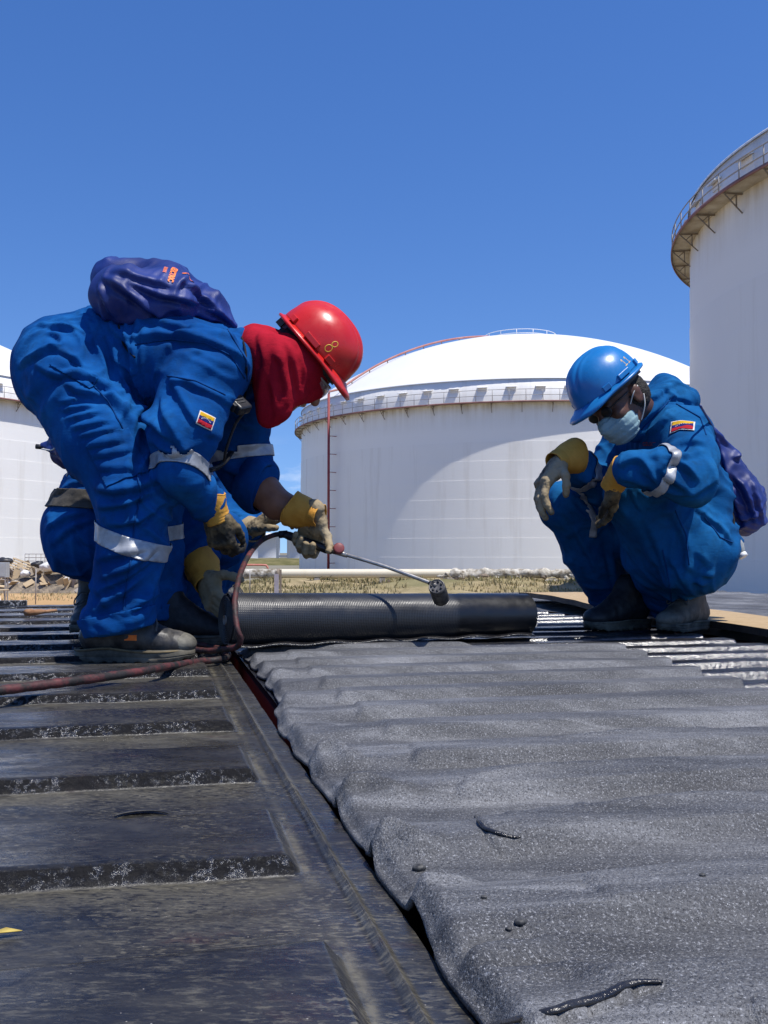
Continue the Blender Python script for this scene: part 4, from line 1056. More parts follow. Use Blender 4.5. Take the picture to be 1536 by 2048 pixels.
o = b.build('dry_leaf', simple('yellow_leaf', (.55, .42, .10), (.42, .30, .06), 80, .7)); solid(o, .0008); tag(o, 'tiny yellow dry leaf on the bare roof', 'leaf')

# ------------------------------------------------------------------ plywood boards bridging the containers
def board(pa, pb, w, th, label, lift, sag=0.0):
    a, b_ = np.array(pa), np.array(pb); d = unit(b_-a); n_ = np.array([d[1], -d[0], 0]); L = np.linalg.norm(b_-a)
    t = thing('plywood_board', tuple((a+b_)/2), label, 'board', None)
    N = 24; M_ = 8; rows = []; 
    for i in range(N):
        for k in range(M_):
            s_ = i/(N-1); jag = .010*pn(np.array([[s_*9, k*.7, 2.2]]))[0] if k in (0, M_-1) else 0
            pt = a+d*L*s_+n_*(w*(k/(M_-1)-1)+jag); pt = pt+[0, 0, lift+sag*math.sin(math.pi*s_)+.003*pn(np.array([[s_*4, k*.4, .3]]))[0]]; rows.append(pt)
    rows = np.array(rows); o = obj('top_face', rows, grid(N, M_)[:, ::-1], M_OSB, t)
    bot = rows-[0, 0, th]; ring = [i*M_ for i in range(N)]+[(N-1)*M_+k for k in range(1, M_)]+[i*M_+M_-1 for i in range(N-2, -1, -1)]+[k for k in range(M_-2, 0, -1)]
    vv = np.concatenate([rows[ring]-[0, 0, .0006], bot[ring]]); m = len(ring)
    ff = [(i, (i+1) % m, m+(i+1) % m, m+i) for i in range(m)]+[tuple(range(2*m-1, m-1, -1))]
    obj('core', vv, ff, M_OSB_EDGE, t, False); return t
def LZ(a, b, z): return AB(a, b, z)
board(AB(1.96, 2.15, .0), AB(2.10, 4.30, .0), -.34, .024, 'weathered plywood board lying behind the heel of the blue helmeted worker', .058)
board(AB(2.03, 4.36, .0), AB(2.26, 6.05, .0), -.34, .026, 'weathered plywood board with ragged edge lying beyond the black roll', .062, .012)

# ------------------------------------------------------------------ the felt roll
ra, rb = .075, .066
Lp = AB(.205, 3.03, .036+ra); Rp = AB(1.246, 3.27, .034+rb)
AX = unit(Rp-Lp); LEN = np.linalg.norm(Rp-Lp)
roll = thing('felt_roll', tuple((Lp+Rp)/2-[0, 0, .10]), 'black felt roll with meshed film surface being torched on the roof', 'roll')
up_ = unit(np.array([0, 0, 1])-AX*AX[2]); sd_ = np.cross(AX, up_)
nu, nv = 120, 72; rows = []; uvs = []; mp = []
for i in range(nu):
    s_ = i/(nu-1); r = ra+(rb-ra)*s_
    for k in range(nv+1):
        th = 2*math.pi*k/nv; rr = r*(1+.014*math.sin(2*th+3*s_)+.008*math.sin(9*s_+th)+.006*math.sin(23*s_+3*th)+.012*math.exp(-((s_-.02)/.02)**2)*math.sin(5*th))
        rows.append(Lp+AX*LEN*s_+up_*rr*math.cos(th)+sd_*rr*math.sin(th)); uvs.append((s_, k/nv))
        mp.append(1-.85*(sstep(.70, .735, np.array(s_))))
f = grid(nu, nv+1)[:, ::-1]
o = obj('outer_film', rows, f, M_ROLL, roll)
at = o.data.attributes.new('mesh_print', 'FLOAT', 'POINT'); at.data.foreach_set('value', np.array(mp, np.float32))
uvl = o.data.uv_layers.new(name='UVMap'); idx = np.empty(len(o.data.loops), np.int32); o.data.loops.foreach_get('vertex_index', idx)
uvl.data.foreach_set('uv', np.array(uvs, np.float32)[idx].ravel())
for (C, sgn, r0, nm) in ((Lp, -1, ra, 'l'), (Rp, 1, rb, 'r')):      # wound layers seen on the ends
    th = np.linspace(0, 2*math.pi*9, 260); r = np.linspace(.014, r0*.93, 260)
    mid = C[None]+up_[None]*(r*np.cos(th))[:, None]+sd_[None]*(r*np.sin(th))[:, None]
    b = MB(); b.tube(mid+AX*sgn*(-.001), .0042, 6); b.build('wound_layer', M_BLACK, roll)
    cap = [C-AX*sgn*.004]+[C-AX*sgn*.004+up_*r0*.97*math.cos(x)+sd_*r0*.97*math.sin(x) for x in np.linspace(0, 2*math.pi, 48, endpoint=False)]
    obj('roll_end', cap, [(0, 1+i, 1+(i+1) % 48) for i in range(48)], M_BLACK, roll, False)
# tail of the sheet leaving the roll towards the laid felt
rows = []
for i in range(60):
    s_ = i/59; r = ra+(rb-ra)*s_; C = Lp+AX*LEN*s_
    for k in range(10):
        w_ = k/9; rows.append(C-sd_*0+np.array([0, 0, -r+.004])-V*(.10*w_-.02)+np.array([0, 0, .006*math.sin(w_*3)+.003*math.sin(s_*40+w_*2)]))
o = obj('unrolled_tail', rows, grid(60, 10), M_TAR, roll); solid(o, .004)
# metal ring hanging marks / cardboard core seen on the left end
b = MB(); b.tube([Lp-AX*.006, Lp+AX*.05], .014, 14, cap=False); b.build('core_tube', M_CARD2, roll)

# ------------------------------------------------------------------ gas torch and hose
GD = 3.30
g0, g1, g2, g3 = P(568, 1068, 3.26), P(664, 1102, 3.22), P(676, 1104, 3.21), P(866, 1168, 3.10)
torch = thing('gas_torch', tuple(g1), 'long gas torch with black handle, red valve and sooty burner, held over the roll', 'torch')
ax = unit(g1-g0)
pts = np.linspace(g0, g1, 10); obj('handle', *tube(pts, [.011, .0135, .0135, .0125, .0135, .013, .0135, .0135, .014, .011], 14), M_BLACK_P, torch)
b = MB(); b.tube([g1, g2+ax*.03], .008, 12); b.build('valve_body', M_STEEL, torch)
kn = P(676, 1101, 3.21); vd = np.array([.15, -1, .25]); vd = unit(vd)
b = MB(); b.tube([kn, kn+vd*.012, kn+vd*.014, kn+vd*.03, kn+vd*.032], [.007, .007, .0165, .0165, .012], 18); b.build('valve_knob', M_VALVE, torch)
pts = catmull([g2+ax*.02, g2*.5+g3*.5+[0, 0, .004], g3], 10); obj('lance', *tube(pts, .0058, 12), M_STEEL, torch)
hb = P(873, 1172, 3.08); he = P(884, 1203, 3.17); bx = unit(he-hb); Lb = np.linalg.norm(he-hb)
hb2 = hb
v, f = tube([hb2, hb2+bx*.008, hb2+bx*.04, hb2+bx*.080, hb2+bx*.084], [.0225, .0245, .0248, .0248, .023], 24, cap=False); o = obj('burner_bell', v, f, M_BURNER, torch); solid(o, .002, -1)
fr = frame(bx, np.array([0, 0, 1.]))
cap = [hb2+bx*.002]+[hb2+bx*.002+fr[:, 1]*.0225*math.cos(x)+fr[:, 2]*.0225*math.sin(x) for x in np.linspace(0, 2*math.pi, 24, endpoint=False)]
plate = obj('burner_plate', cap, [(0, 1+i, 1+(i+1) % 24) for i in range(24)], M_BURNER, torch, False)
for k in range(7):
    x = 2*math.pi*k/7; c = hb2+fr[:, 1]*.015*math.cos(x)+fr[:, 2]*.015*math.sin(x)
    b = MB(); b.tube([c-bx*.0012, c+bx*.003], .0034, 10); b.build('air_hole', M_BLACK, plate)
b = MB(); b.tube([g3-unit(g3-g2)*.01, hb2+bx*.004], .0075, 12); b.build('lance_socket', M_BURNER, torch)
hp = [g0+[.01, 0, 0], P(548, 1070, 3.27), P(520, 1084, 3.25), P(497, 1112, 3.12), P(480, 1150, 2.98), P(470, 1200, 2.87), P(473, 1250, 2.82), P(481, 1278, 2.82), P(474, 1293, 2.85), P(448, 1299, 2.90),
      P(405, 1301, 3.00), G(330, 1290, .022), G(225, 1284, .034), G(180, 1278, .036), G(215, 1272, .036), G(320, 1278, .034), G(425, 1294, .016), G(448, 1304, .014), G(456, 1312, .014), G(440, 1319, .015), G(400, 1323, .016),
      G(330, 1334, .028), G(270, 1345, .034), G(150, 1362, .036), G(40, 1376, .035), G(-60, 1388, .034), G(-160, 1396, .033)]
pts = catmull(hp, 9); r = np.interp(np.arange(len(pts)), [0, 60, 110, len(pts)], [.0075, .008, .0085, .0098])
v, f = tube(pts, r, 12); v = np.array(v)+.0012*fbm(np.array(v)*45, 2)[:, None]
tag(obj('gas_hose', v, f, M_HOSE), 'tar stained dark red gas hose running from the torch past the boot', 'hose')
b = MB(); b.tube(np.array([hp[0], hp[0]*.4+hp[1]*.6]), .0115, 12); b.build('hose_ferrule', M_BLACK, torch)
# ================================================================== people
def J(x, y, d, rpx): return (P(x, y, d), RP(rpx, d))
EYE = np.array([0, 0, CAM_Z])
def hit(bvh, px, py, dflt=3.2):
    r = ray(px, py); h = bvh.ray_cast(Vector(EYE), Vector(r).normalized(), 12)
    return (np.array(h[0]), np.array(h[1])) if h[0] is not None else (P(px, py, dflt), np.array([0, -1., 0]))
def seg_dist(X, pts, signed=False):
    best = np.full(len(X), 9.); sg = np.zeros(len(X)); al = np.zeros(len(X)); n = len(pts)-1
    for i, (a, b) in enumerate(zip(pts[:-1], pts[1:])):
        ab = b-a; t = np.clip((X-a) @ ab/max(1e-9, ab @ ab), 0, 1); e = X-a-t[:, None]*ab; d = np.linalg.norm(e, axis=1)
        m = d < best; best = np.where(m, d, best)
        if signed:
            tg = unit(ab); up = np.array([.25, -.1, 1.]); up = unit(up-tg*np.dot(up, tg))
            sg = np.where(m, e @ up, sg); al = np.where(m, (i+t)/n, al)
    return (best, sg, al) if signed else best
def garment(sdf, vox, axes, joints, amp=.0045, jamp=.012, scale=8.0, strokes=(), seed=0):
    """mesh a distance field, then fold it: creases drawn from the photograph with a steep shadow side, plus fine creases across the limbs"""
    v, f = sdf.mesh(vox); v = relax(v, f, 1, .5)
    Sx = np.zeros(len(v)); W_ = np.zeros(len(v)); c0 = v.mean(0); vc = v-c0
    for i, (a, b) in enumerate(axes):                      # running length along the limbs, blended where they meet
        d = seg_dist(v, np.array([a, b])); w = np.exp(-d/.04); Sx += w*((v-a) @ unit(b-a)+.09*i); W_ += w
    Sx /= np.maximum(W_, 1e-9)
    jd = np.zeros(len(v))
    for c, r in joints: jd = np.maximum(jd, np.exp(-(np.linalg.norm(v-c, axis=1)/r)**2))
    Sx = Sx+.050*pn(vc*3.2+seed)
    def creases(kx, ky, sc_perp, sc_ax, sd, wd):
        s_ = Sx+kx*vc[:, 0]+ky*vc[:, 1]
        return np.exp(-(pn(np.stack([vc[:, 0]*sc_perp, vc[:, 1]*sc_perp+vc[:, 2]*sc_perp*.4, s_*sc_ax], 1)+sd)/wd)**2)
    msk = .3+.7*np.clip(.5+1.6*pn(vc*3.1+seed+77), 0, 1)
    r1 = creases(0, 0, scale*.40, scale*1.45, seed, .22)-.4
    r2 = creases(.8, -.5, scale*.32, scale*1.05, seed+9, .20)-.4; r3 = creases(-.7, .7, scale*.45, scale*1.9, seed+31, .16)-.3
    disp = (amp*.7+jamp*jd)*r1+(amp*1.3*r2+amp*.8*r3)*msk
    if strokes:
        bvh = surface((v, f))
        for st in strokes:
            pix, w, am = st[0], st[1], st[2]
            pts = np.array([hit(bvh, *q)[0] for q in pix]); pts = catmull(pts, 4)
            c = pts.mean(0); R = np.linalg.norm(pts-c, axis=1).max()+w*4
            near = np.where(np.linalg.norm(v-c, axis=1) < R)[0]
            d, sg, al = seg_dist(v[near], pts, True)
            off2 = np.sqrt(np.maximum(d*d-sg*sg, 0)); fade = np.sin(np.pi*np.clip(.08+.84*al, 0, 1))**.7*np.exp(-(off2/(w*1.6))**2)
            prof = np.where(sg > 0, np.exp(-(sg/(w*1.5))**2), np.exp(-(sg/(w*.55))**2))-.75*np.exp(-((sg+w*1.35)/(w*.75))**2)
            disp[near] += am*fade*prof
    N = vnormals(v, f); v = v+N*disp[:, None]; v = relax(v, f, 1, .3)
    return v, f
def seam(name, bvh, pix, mat, parent, r=.0022):
    pts = []
    for p0, p1 in zip(pix[:-1], pix[1:]):
        for t in np.linspace(0, 1, 18)[:-1]:
            q = hit(bvh, p0[0]+(p1[0]-p0[0])*t, p0[1]+(p1[1]-p0[1])*t); pts.append(q[0]+q[1]*.0014)
    q = hit(bvh, *pix[-1]); pts.append(q[0])
    return obj(name, *tube(np.array(pts), r, 6), mat, parent)

def glove(parent, wrist, F, N, right, curl, thumb, mat, arm=None, cuff_mat=M_GLOVE_Y, cuff=True, size=1.0, cuff_len=.125, spread=.0, cr=(.047, .066)):
    F = unit(F); N = unit(N-F*np.dot(N, F)); T = np.cross(F, N)*(1 if right else -1); w = np.asarray(wrist, float); z = size
    s = Sdf()
    R = np.stack([F, T, N], 1)
    s.box(w+(F*.050)*z, np.array([.036, .029, .006])*z, .0135*z, R, .012)
    s.cap(w-F*.02*z, w+F*.03*z, .031*z, .030*z, .02, (N, .8))
    s.ell(w+(F*.035+T*.028+N*.010)*z, np.array([.032, .020, .018])*z, R, .015)
    offs = (.033, .0115, -.0105, -.031); base = (.088, .093, .088, .079)
    lens = ((.045, .029, .025), (.050, .032, .026), (.046, .030, .025), (.037, .023, .022))
    for i in range(4):
        p = w+(F*base[i]+T*offs[i])*z; ang = 0.0; c = curl[i] if np.ndim(curl[0]) else curl
        sp = spread*(1.5-i)
        rr = .0122*z if i < 3 else .0112*z
        for k in range(3):
            ang += c[k]; d = unit(F*math.cos(ang)+N*math.sin(ang)+T*sp); q = p+d*lens[i][k]*z
            s.cap(p, q, rr, rr*.94, .005 if k else .008); p = q; rr *= .94
    p = w+(F*.022+T*.030+N*.008)*z; rr = .0150*z
    for d, L in zip(thumb, (.040, .033, .027)):
        d = unit(F*d[0]+T*d[1]+N*d[2]); q = p+d*L*z; s.cap(p, q, rr, rr*.88, .008); p = q; rr *= .88
    v, f = s.mesh(.0030); N_ = vnormals(v, f); v = v+N_*(.0016*(ridged(v*42+w[0]*50, 2)-.9)+.0012*fbm(v*95, 2))[:, None]
    g = obj('glove', v, f, mat, parent)
    if cuff:
        A = unit(arm) if arm is not None else F
        A0 = A; n = 22; rows = []; m = 40
        up = np.array([0, 0, 1.]) if abs(A0[2]) < .9 else np.array([1., 0, 0]); b1 = unit(np.cross(A0, up)); b2 = np.cross(A0, b1)
        for i in range(n):
            t = i/(n-1); r = (cr[0]+(cr[1]-cr[0])*sstep(0, 1, np.array(t))*1.0)*z
            if t < .3: r *= 1+.05*math.sin(t*60)
            for k in range(m):
                a = 2*math.pi*k/m; rr = r*(1+.04*math.sin(3*a+2.2*t+w[1]*9)+.03*math.sin(2*a+1))
                rows.append(w+F*.022*z*(1-t)*0-A0*(-.022+(cuff_len+.012*math.sin(a*2))*t)*z+b1*rr*math.cos(a)+b2*rr*math.sin(a))
        rows = np.array(rows); rows = rows+.0022*fbm(rows*38, 2)[:, None]
        c = obj('glove_cuff', rows, grid(n, m, True), cuff_mat, g); solid(c, .0028)
        pts = np.array(rows[-m:]); obj('cuff_binding', *tube(np.concatenate([pts, pts[:1]]), .0026, 6), cuff_mat, c if False else g)
    return g
REST = ((.25, .35, .25),)*4
def boot(parent, heel, toe_dir, upv, mats, L=.30, laces=True, tab=False, shaft=.15, lean=(0, 0, 0)):
    """heel: point on the sole under the heel"""
    R = frame(toe_dir, np.asarray(upv, float)); h = np.asarray(heel, float); k = L/.30
    def W(x, y, z): return h+R @ (np.array([x, y, z])*k)
    up_m, sole_m, toe_m, edge_m = mats
    s = Sdf()
    s.cap(W(.005, 0, .070), W(.10, 0, .068), .041*k, .043*k, .03)
    s.cap(W(.11, 0, .072), W(.228, .003, .046), .047*k, .043*k, .03, (R[:, 2], .85))
    s.ell(W(.242, .004, .050), np.array([.050, .046, .031])*k, R, .02)
    s.cap(W(.030, 0, .07), W(.060, 0, .07+shaft*.75)+np.asarray(lean), .046*k, .050*k, .03)
    s.cap(W(.180, 0, .064), W(.085, 0, .118), .036*k, .047*k, .03)
    s.cut(W(0, 0, .022), -R[:, 2], .004)
    v, f = s.mesh(.0042*k); N_ = vnormals(v, f)
    cr = np.exp(-(((v-W(.165, 0, .085)) @ R[:, 0])/.035)**2)
    v = v+N_*(.0022*(ridged(((v-h) @ R)*[30, 8, 12], 1)-.6)*cr+.0009*fbm(v*50, 2))[:, None]
    root = obj('boot', v, f, up_m, parent)
    ol = catmull(np.array([(-.046, 0), (-.036, -.030), (-.005, -.044), (.05, -.043), (.095, -.040), (.15, -.046), (.205, -.053), (.258, -.042), (.288, -.012), (.290, .012), (.262, .045), (.205, .056), (.15, .048), (.095, .039), (.05, .042), (-.005, .044), (-.036, .030)]), 6, True); m = len(ol); rows = []
    for zz, sc in ((.0, .955), (.004, .985), (.012, 1.0), (.013, .978), (.016, .978), (.017, 1.0), (.029, 1.005), (.034, .985), (.036, .93)):
        c_ = np.array([.12, 0]); q_ = c_+(ol-c_)*[sc, sc]
        lift_ = .010*sstep(.21, .29, q_[:, 0])*(1-zz/.05)
        notch = .0035*(np.sin(np.arange(m)*math.pi/2) > 0)*(zz < .005)
        rows.append(np.array([W(x_, y_, zz+l_+n_) for (x_, y_), l_, n_ in zip(q_, lift_, notch)]))
    rows = np.concatenate(rows); ff = [tuple(q) for q in grid(9, m, True)[:, ::-1]]+[tuple(range(m))]
    sharp(obj('sole', rows, ff, sole_m, root), 50)
    pts = [W(-.044, 0, .034), W(-.02, -.043, .034), W(.05, -.046, .040), W(.085, -.044, .037), W(.14, -.047, .031), W(.20, -.052, .030), W(.255, -.040, .033), W(.288, .003, .036), W(.255, .046, .033), W(.20, .055, .030), W(.10, .044, .036), W(0, .045, .034)]
    obj('sole_welt', *tube(catmull(pts, 5, True), .0034*k, 6, closed=True), edge_m, root)
    if toe_m is not None:
        s = Sdf(); s.ell(W(.245, .004, .050), np.array([.0505, .0465, .0315])*k, R, .02); s.cut(W(.250, 0, .05), -R[:, 0]-R[:, 2]*.35, .004); s.cut(W(0, 0, .03), -R[:, 2], .004)
        v, f = s.mesh(.0042*k); v = v+vnormals(v, f)*.0012; obj('toe_cap', v, f, toe_m, root)
    if laces:
        for i in range(4):
            x = .192-.024*i; z = .099+.0125*i
            obj('lace', *tube(catmull([W(x, -.034, z-.014), W(x-.004, -.012, z+.006), W(x-.010, .012, z+.008), W(x-.008, .034, z-.012)], 5), .0034*k, 6), M_LACE, root)
        for sg in (-1, 1):
            obj('lace_bow', *tube(catmull([W(.128, 0, .140), W(.142, -.022*sg, .150), W(.166, -.042*sg, .122), W(.170, -.040*sg, .104), W(.152, -.016*sg, .122), W(.128, 0, .138)], 5), .0027*k, 6), M_LACE, root)
    if tab:
        b = MB(); b.box(W(.126, -.0505, .070), (.017*k, .003*k, .0075*k), R); b.build('side_tag', M_ORANGE, root, False)
    return root
def helmet(parent, c, fwd, upv, mat, size=1.0, number=None, side=1, strap=True):
    R = frame(fwd, np.asarray(upv, float)); c = np.asarray(c, float); z = size
    def W(p): return c+(np.asarray(p)*z) @ R.T
    A, B, H = .128, .107, .128
    n, m = 44, 128; rows = []
    ph = np.linspace(0, 2*math.pi, m, endpoint=False)
    def dome(t, a, extra=0):
        e = 2.35; ct, st = math.cos(t), math.sin(t)
        cr = abs(ct)**(2/e); sr = abs(st)**(2/e)*1.0
        x = (A+extra)*cr*np.cos(a); y = (B+extra)*cr*np.sin(a); zz = (H+extra)*sr
        return np.stack([x, y, zz+0*x], -1)
    prof = []
    for i in range(n):
        t = (math.pi/2)*i/(n-1); q = dome(t, ph)
        ridge = .0055*np.exp(-(q[:, 1]/.018)**6)*sstep(.03, .07, q[:, 2])*(1-.0*q[:, 2]); groove = .003*np.exp(-((np.abs(q[:, 1])-.035)/.006)**2)*sstep(.05, .09, q[:, 2])
        nr = unit_rows(q*[1/A**2, 1/B**2, 1/H**2]); q = q+nr*(ridge+groove)[:, None]; prof.append(q)
    front = np.exp(-(np.minimum(ph, 2*math.pi-ph)/.78)**4)
    def rimrow(ext, dz, fe, fz):
        q = dome(0, ph); d = unit_rows(q*[1/A**2, 1/B**2, 0]); return q+d*(ext+fe*front)[:, None]+np.stack([0*ph, 0*ph, dz+fz*front], -1)
    rim = [rimrow(.0125, -.0105, .030, -.012), rimrow(.0145, -.006, .031, -.010), rimrow(.011, -.004, .026, -.006), rimrow(.005, -.002, .014, -.001), rimrow(.0015, .003, .006, .003)]
    rows = np.concatenate(rim+prof)
    rows[-m:] = rows[-m:].mean(0)
    o = obj('helmet', W(rows), grid(len(rim)+n, m, True), mat, parent); solid(o, .0024, -1)
    for sg in (-1, 1):                                        # side rails and accessory slots
        for x0, x1, hh in ((-.022, .030, .017), (.060, .088, .018), (-.095, -.070, .018)):
            pts = []
            xm = (x0+x1)/2; a = math.acos(max(-1, min(1, xm/(A+.004)))); y = sg*(B+.004)*math.sin(a)
            tx = unit(np.array([-(A)*math.sin(a), sg*B*math.cos(a), 0])); nx = unit(np.array([math.cos(a)/A, sg*math.sin(a)/B, .12]))
            fr = np.stack([tx, np.cross(nx, tx), nx], 1)
            b = MB(); b.box(np.array([xm, y, .006+hh*.5]), ((x1-x0)/2, hh*.5, .0055), fr); v = W(np.concatenate(b.v))
            bevel(obj('accessory_slot', v, b.f, mat, o, False), .002)
    bb = []                                                   # headband inside
    for t in (0, 1):
        q = dome(0, ph)*[.86, .84, 1]; q[:, 2] = -.026+.034*t; bb.append(q)
    hb = obj('headband', W(np.concatenate(bb)), grid(2, m, True), M_BLACK, o); solid(hb, .003)
    if strap:                                                 # ratchet at the nape
        b = MB(); b.box(np.array([-.118, 0, -.018]), (.010, .03, .014)); obj('ratchet', W(np.concatenate(b.v)), b.f, M_BLACK_P, o, False)
    return o, R, W
def tube_mark(name, W, paths, mat, parent, r=.0017):
    for pth in paths: obj(name, *tube(W(np.array(pth)), r, 6), mat, parent)
def flag(body, c, n, up, w, h, parent, stars=True):
    a = patch('flag_border', body, c, n, up, w, h, M_FLAG['white'], parent, .004)
    hh = h*.86/3
    for k, nm in ((1, 'yellow'), (0, 'blue'), (-1, 'red')):
        patch('flag_stripe', body, c, n, up, w*.88, hh, M_FLAG[nm], parent, .0062, (0, k*hh))
    bvh = surface(body); n = unit(n); up = unit(np.asarray(up)-n*np.dot(up, n)); s = np.cross(up, n)
    for i in range(8):
        t = math.pi*(.14+.72*i/7); p = c+s*(w*.30*math.cos(t))+up*(h*.26*math.sin(t)-h*.13)
        q = drop(bvh, [p], n, .0092)[0]
        if np.isnan(q).any(): continue
        pts = [q+(s*math.cos(x)+up*math.sin(x))*(.0021 if j % 2 == 0 else .0009) for j, x in enumerate(np.linspace(0, 2*math.pi, 10, endpoint=False))]
        obj('flag_star', [q]+pts, [(0, 1+j, 1+(j+1) % 10) for j in range(10)], M_FLAG['white'], parent, False)
def head_prims(s, c, R, neck_to, skin_k=.02):
    f, sd, u = R[:, 0], R[:, 1], R[:, 2]
    s.ell(c+u*.015, (.098, .077, .102), R, .03); s.ell(c+f*.030-u*.060, (.064, .058, .072), R, .03)
    s.ell(c+f*.062-u*.112, (.026, .028, .020), R, .02)
    s.cap(c+f*.092-u*.012, c+f*.112-u*.046, .009, .014, .012); s.ell(c+f*.088-u*.004, (.016, .052, .011), R, .012)
    s.cap(c+f*.090-u*.076+sd*.02, c+f*.090-u*.076-sd*.02, .010, .010, .008)
    for g in (-1, 1):
        s.ell(c+f*.070+sd*.045*g-u*.045, (.022, .022, .02), R, .02)
        s.ell(c-f*.006+sd*.080*g-u*.030, (.021, .008, .034), R, .008); s.ell(c-f*.012+sd*.086*g-u*.018, (.014, .006, .018), R, .006)
    s.cap(c-f*.028-u*.05, neck_to, .056, .060, .03)
def eyes(c, R, parent):
    f, sd, u = R[:, 0], R[:, 1], R[:, 2]
    for g in (-1, 1):
        for r, o_, mt, nm in ((.0125, .0, M_FLAG['white'], 'eye'), (.0062, .0082, M_BLACK, 'pupil')):
            q = Sdf().ell(c+f*(.080+o_)+sd*.032*g-u*.016, (r, r, r)); v, ff = q.mesh(r*.3); obj(nm, v, ff, mt, parent)

def strip(name, bvh, pix, w, mat, parent):
    rows = []; pts = catmull(np.array([hit(bvh, *q)[0] for q in pix]), 6); nn = [hit(bvh, *pix[min(len(pix)-1, i//6)])[1] for i in range(len(pts))]
    tg = np.gradient(pts, axis=0)
    for c, n_, t in zip(pts, nn, tg):
        sd = unit(np.cross(n_, t))
        for k in (-1, -.5, 0, .5, 1):
            h = bvh.find_nearest(Vector(c+sd*w*.5*k)); rows.append(np.array(h[0])+np.array(h[1])*.004)
    o = obj(name, rows, grid(len(pts), 5), mat, parent); solid(o, .002); return o

# ------------------------------------------------------------------ worker 1: red helmet, bent over, holding the torch
w1 = thing('person', tuple(G(240, 1325)), 'person in blue coverall, red helmet and red hood, bending over with the torch', 'person')
nh, fh = J(146, 764, 2.99, 92), J(155, 764, 3.26, 86)
nk, fk = J(270, 985, 2.90, 74), J(300, 985, 3.30, 64)
na_, fa_ = J(238, 1235, 2.93, 66), J(312, 1225, 3.36, 60)
nsh, fsh = J(412, 738, 2.95, 84), J(446, 745, 3.32, 74)
nel, fel = J(358, 945, 2.82, 44), J(490, 935, 3.33, 52)
nwr, fcu = J(412, 1003, 2.96, 40), J(508, 968, 3.30, 46)
C1 = Sdf()
C1.cap(P(132, 738, 3.06), P(132, 738, 3.20), RP(96, 3.1), RP(96, 3.1), .05)
C1.cap(P(132, 740, 3.12), P(225, 706, 3.12), RP(98, 3.12), RP(88, 3.12), .06)
C1.cap(P(225, 706, 3.05), P(340, 722, 3.02), RP(88, 3.05), RP(92, 3.05), .06); C1.cap(P(225, 706, 3.19), P(340, 722, 3.22), RP(88, 3.19), RP(92, 3.2), .06)
C1.cap(P(340, 722, 3.05), P(425, 732, 3.02), RP(92, 3.05), RP(74, 3.05), .05); C1.cap(P(340, 722, 3.2), P(432, 736, 3.24), RP(92, 3.2), RP(76, 3.2), .05)
C1.chain([nh, (nh[0]*.45+nk[0]*.55, RP(90, 2.95)), nk], .035)
C1.chain([nk, J(262, 1110, 2.92, 66), na_], .035)
C1.chain([fh, fk], .05); C1.chain([fk, J(306, 1110, 3.33, 56), fa_], .035)
C1.cap(na_[0]*1.0, P(236, 1256, 2.93), RP(66, 2.93), RP(66, 2.93), .01)
C1.cap(nsh[0], J(366, 860, 2.84, 76)[0], nsh[1], RP(72, 2.84), .018); C1.cap(J(366, 860, 2.84, 76)[0], nel[0], RP(70, 2.84), nel[1], .02)
C1.cap(nel[0], nwr[0], nel[1], nwr[1], .03)
C1.chain([fsh, J(468, 850, 3.33, 62), fel], .045); C1.cap(fel[0], fcu[0], fel[1], fcu[1], .03)
C1.cap(P(425, 715, 3.12), P(478, 705, 3.13), RP(72, 3.12), RP(46, 3.12), .05)
C1.cap(P(225, 765, 3.12), P(330, 800, 3.12), RP(52, 3.12), RP(46, 3.12), .05)
C1.cut(P(234, 1264, 2.93), np.array([.20, 0, -1.]), .006)
def S_(w, a, *pts): return (list(pts), w, a)
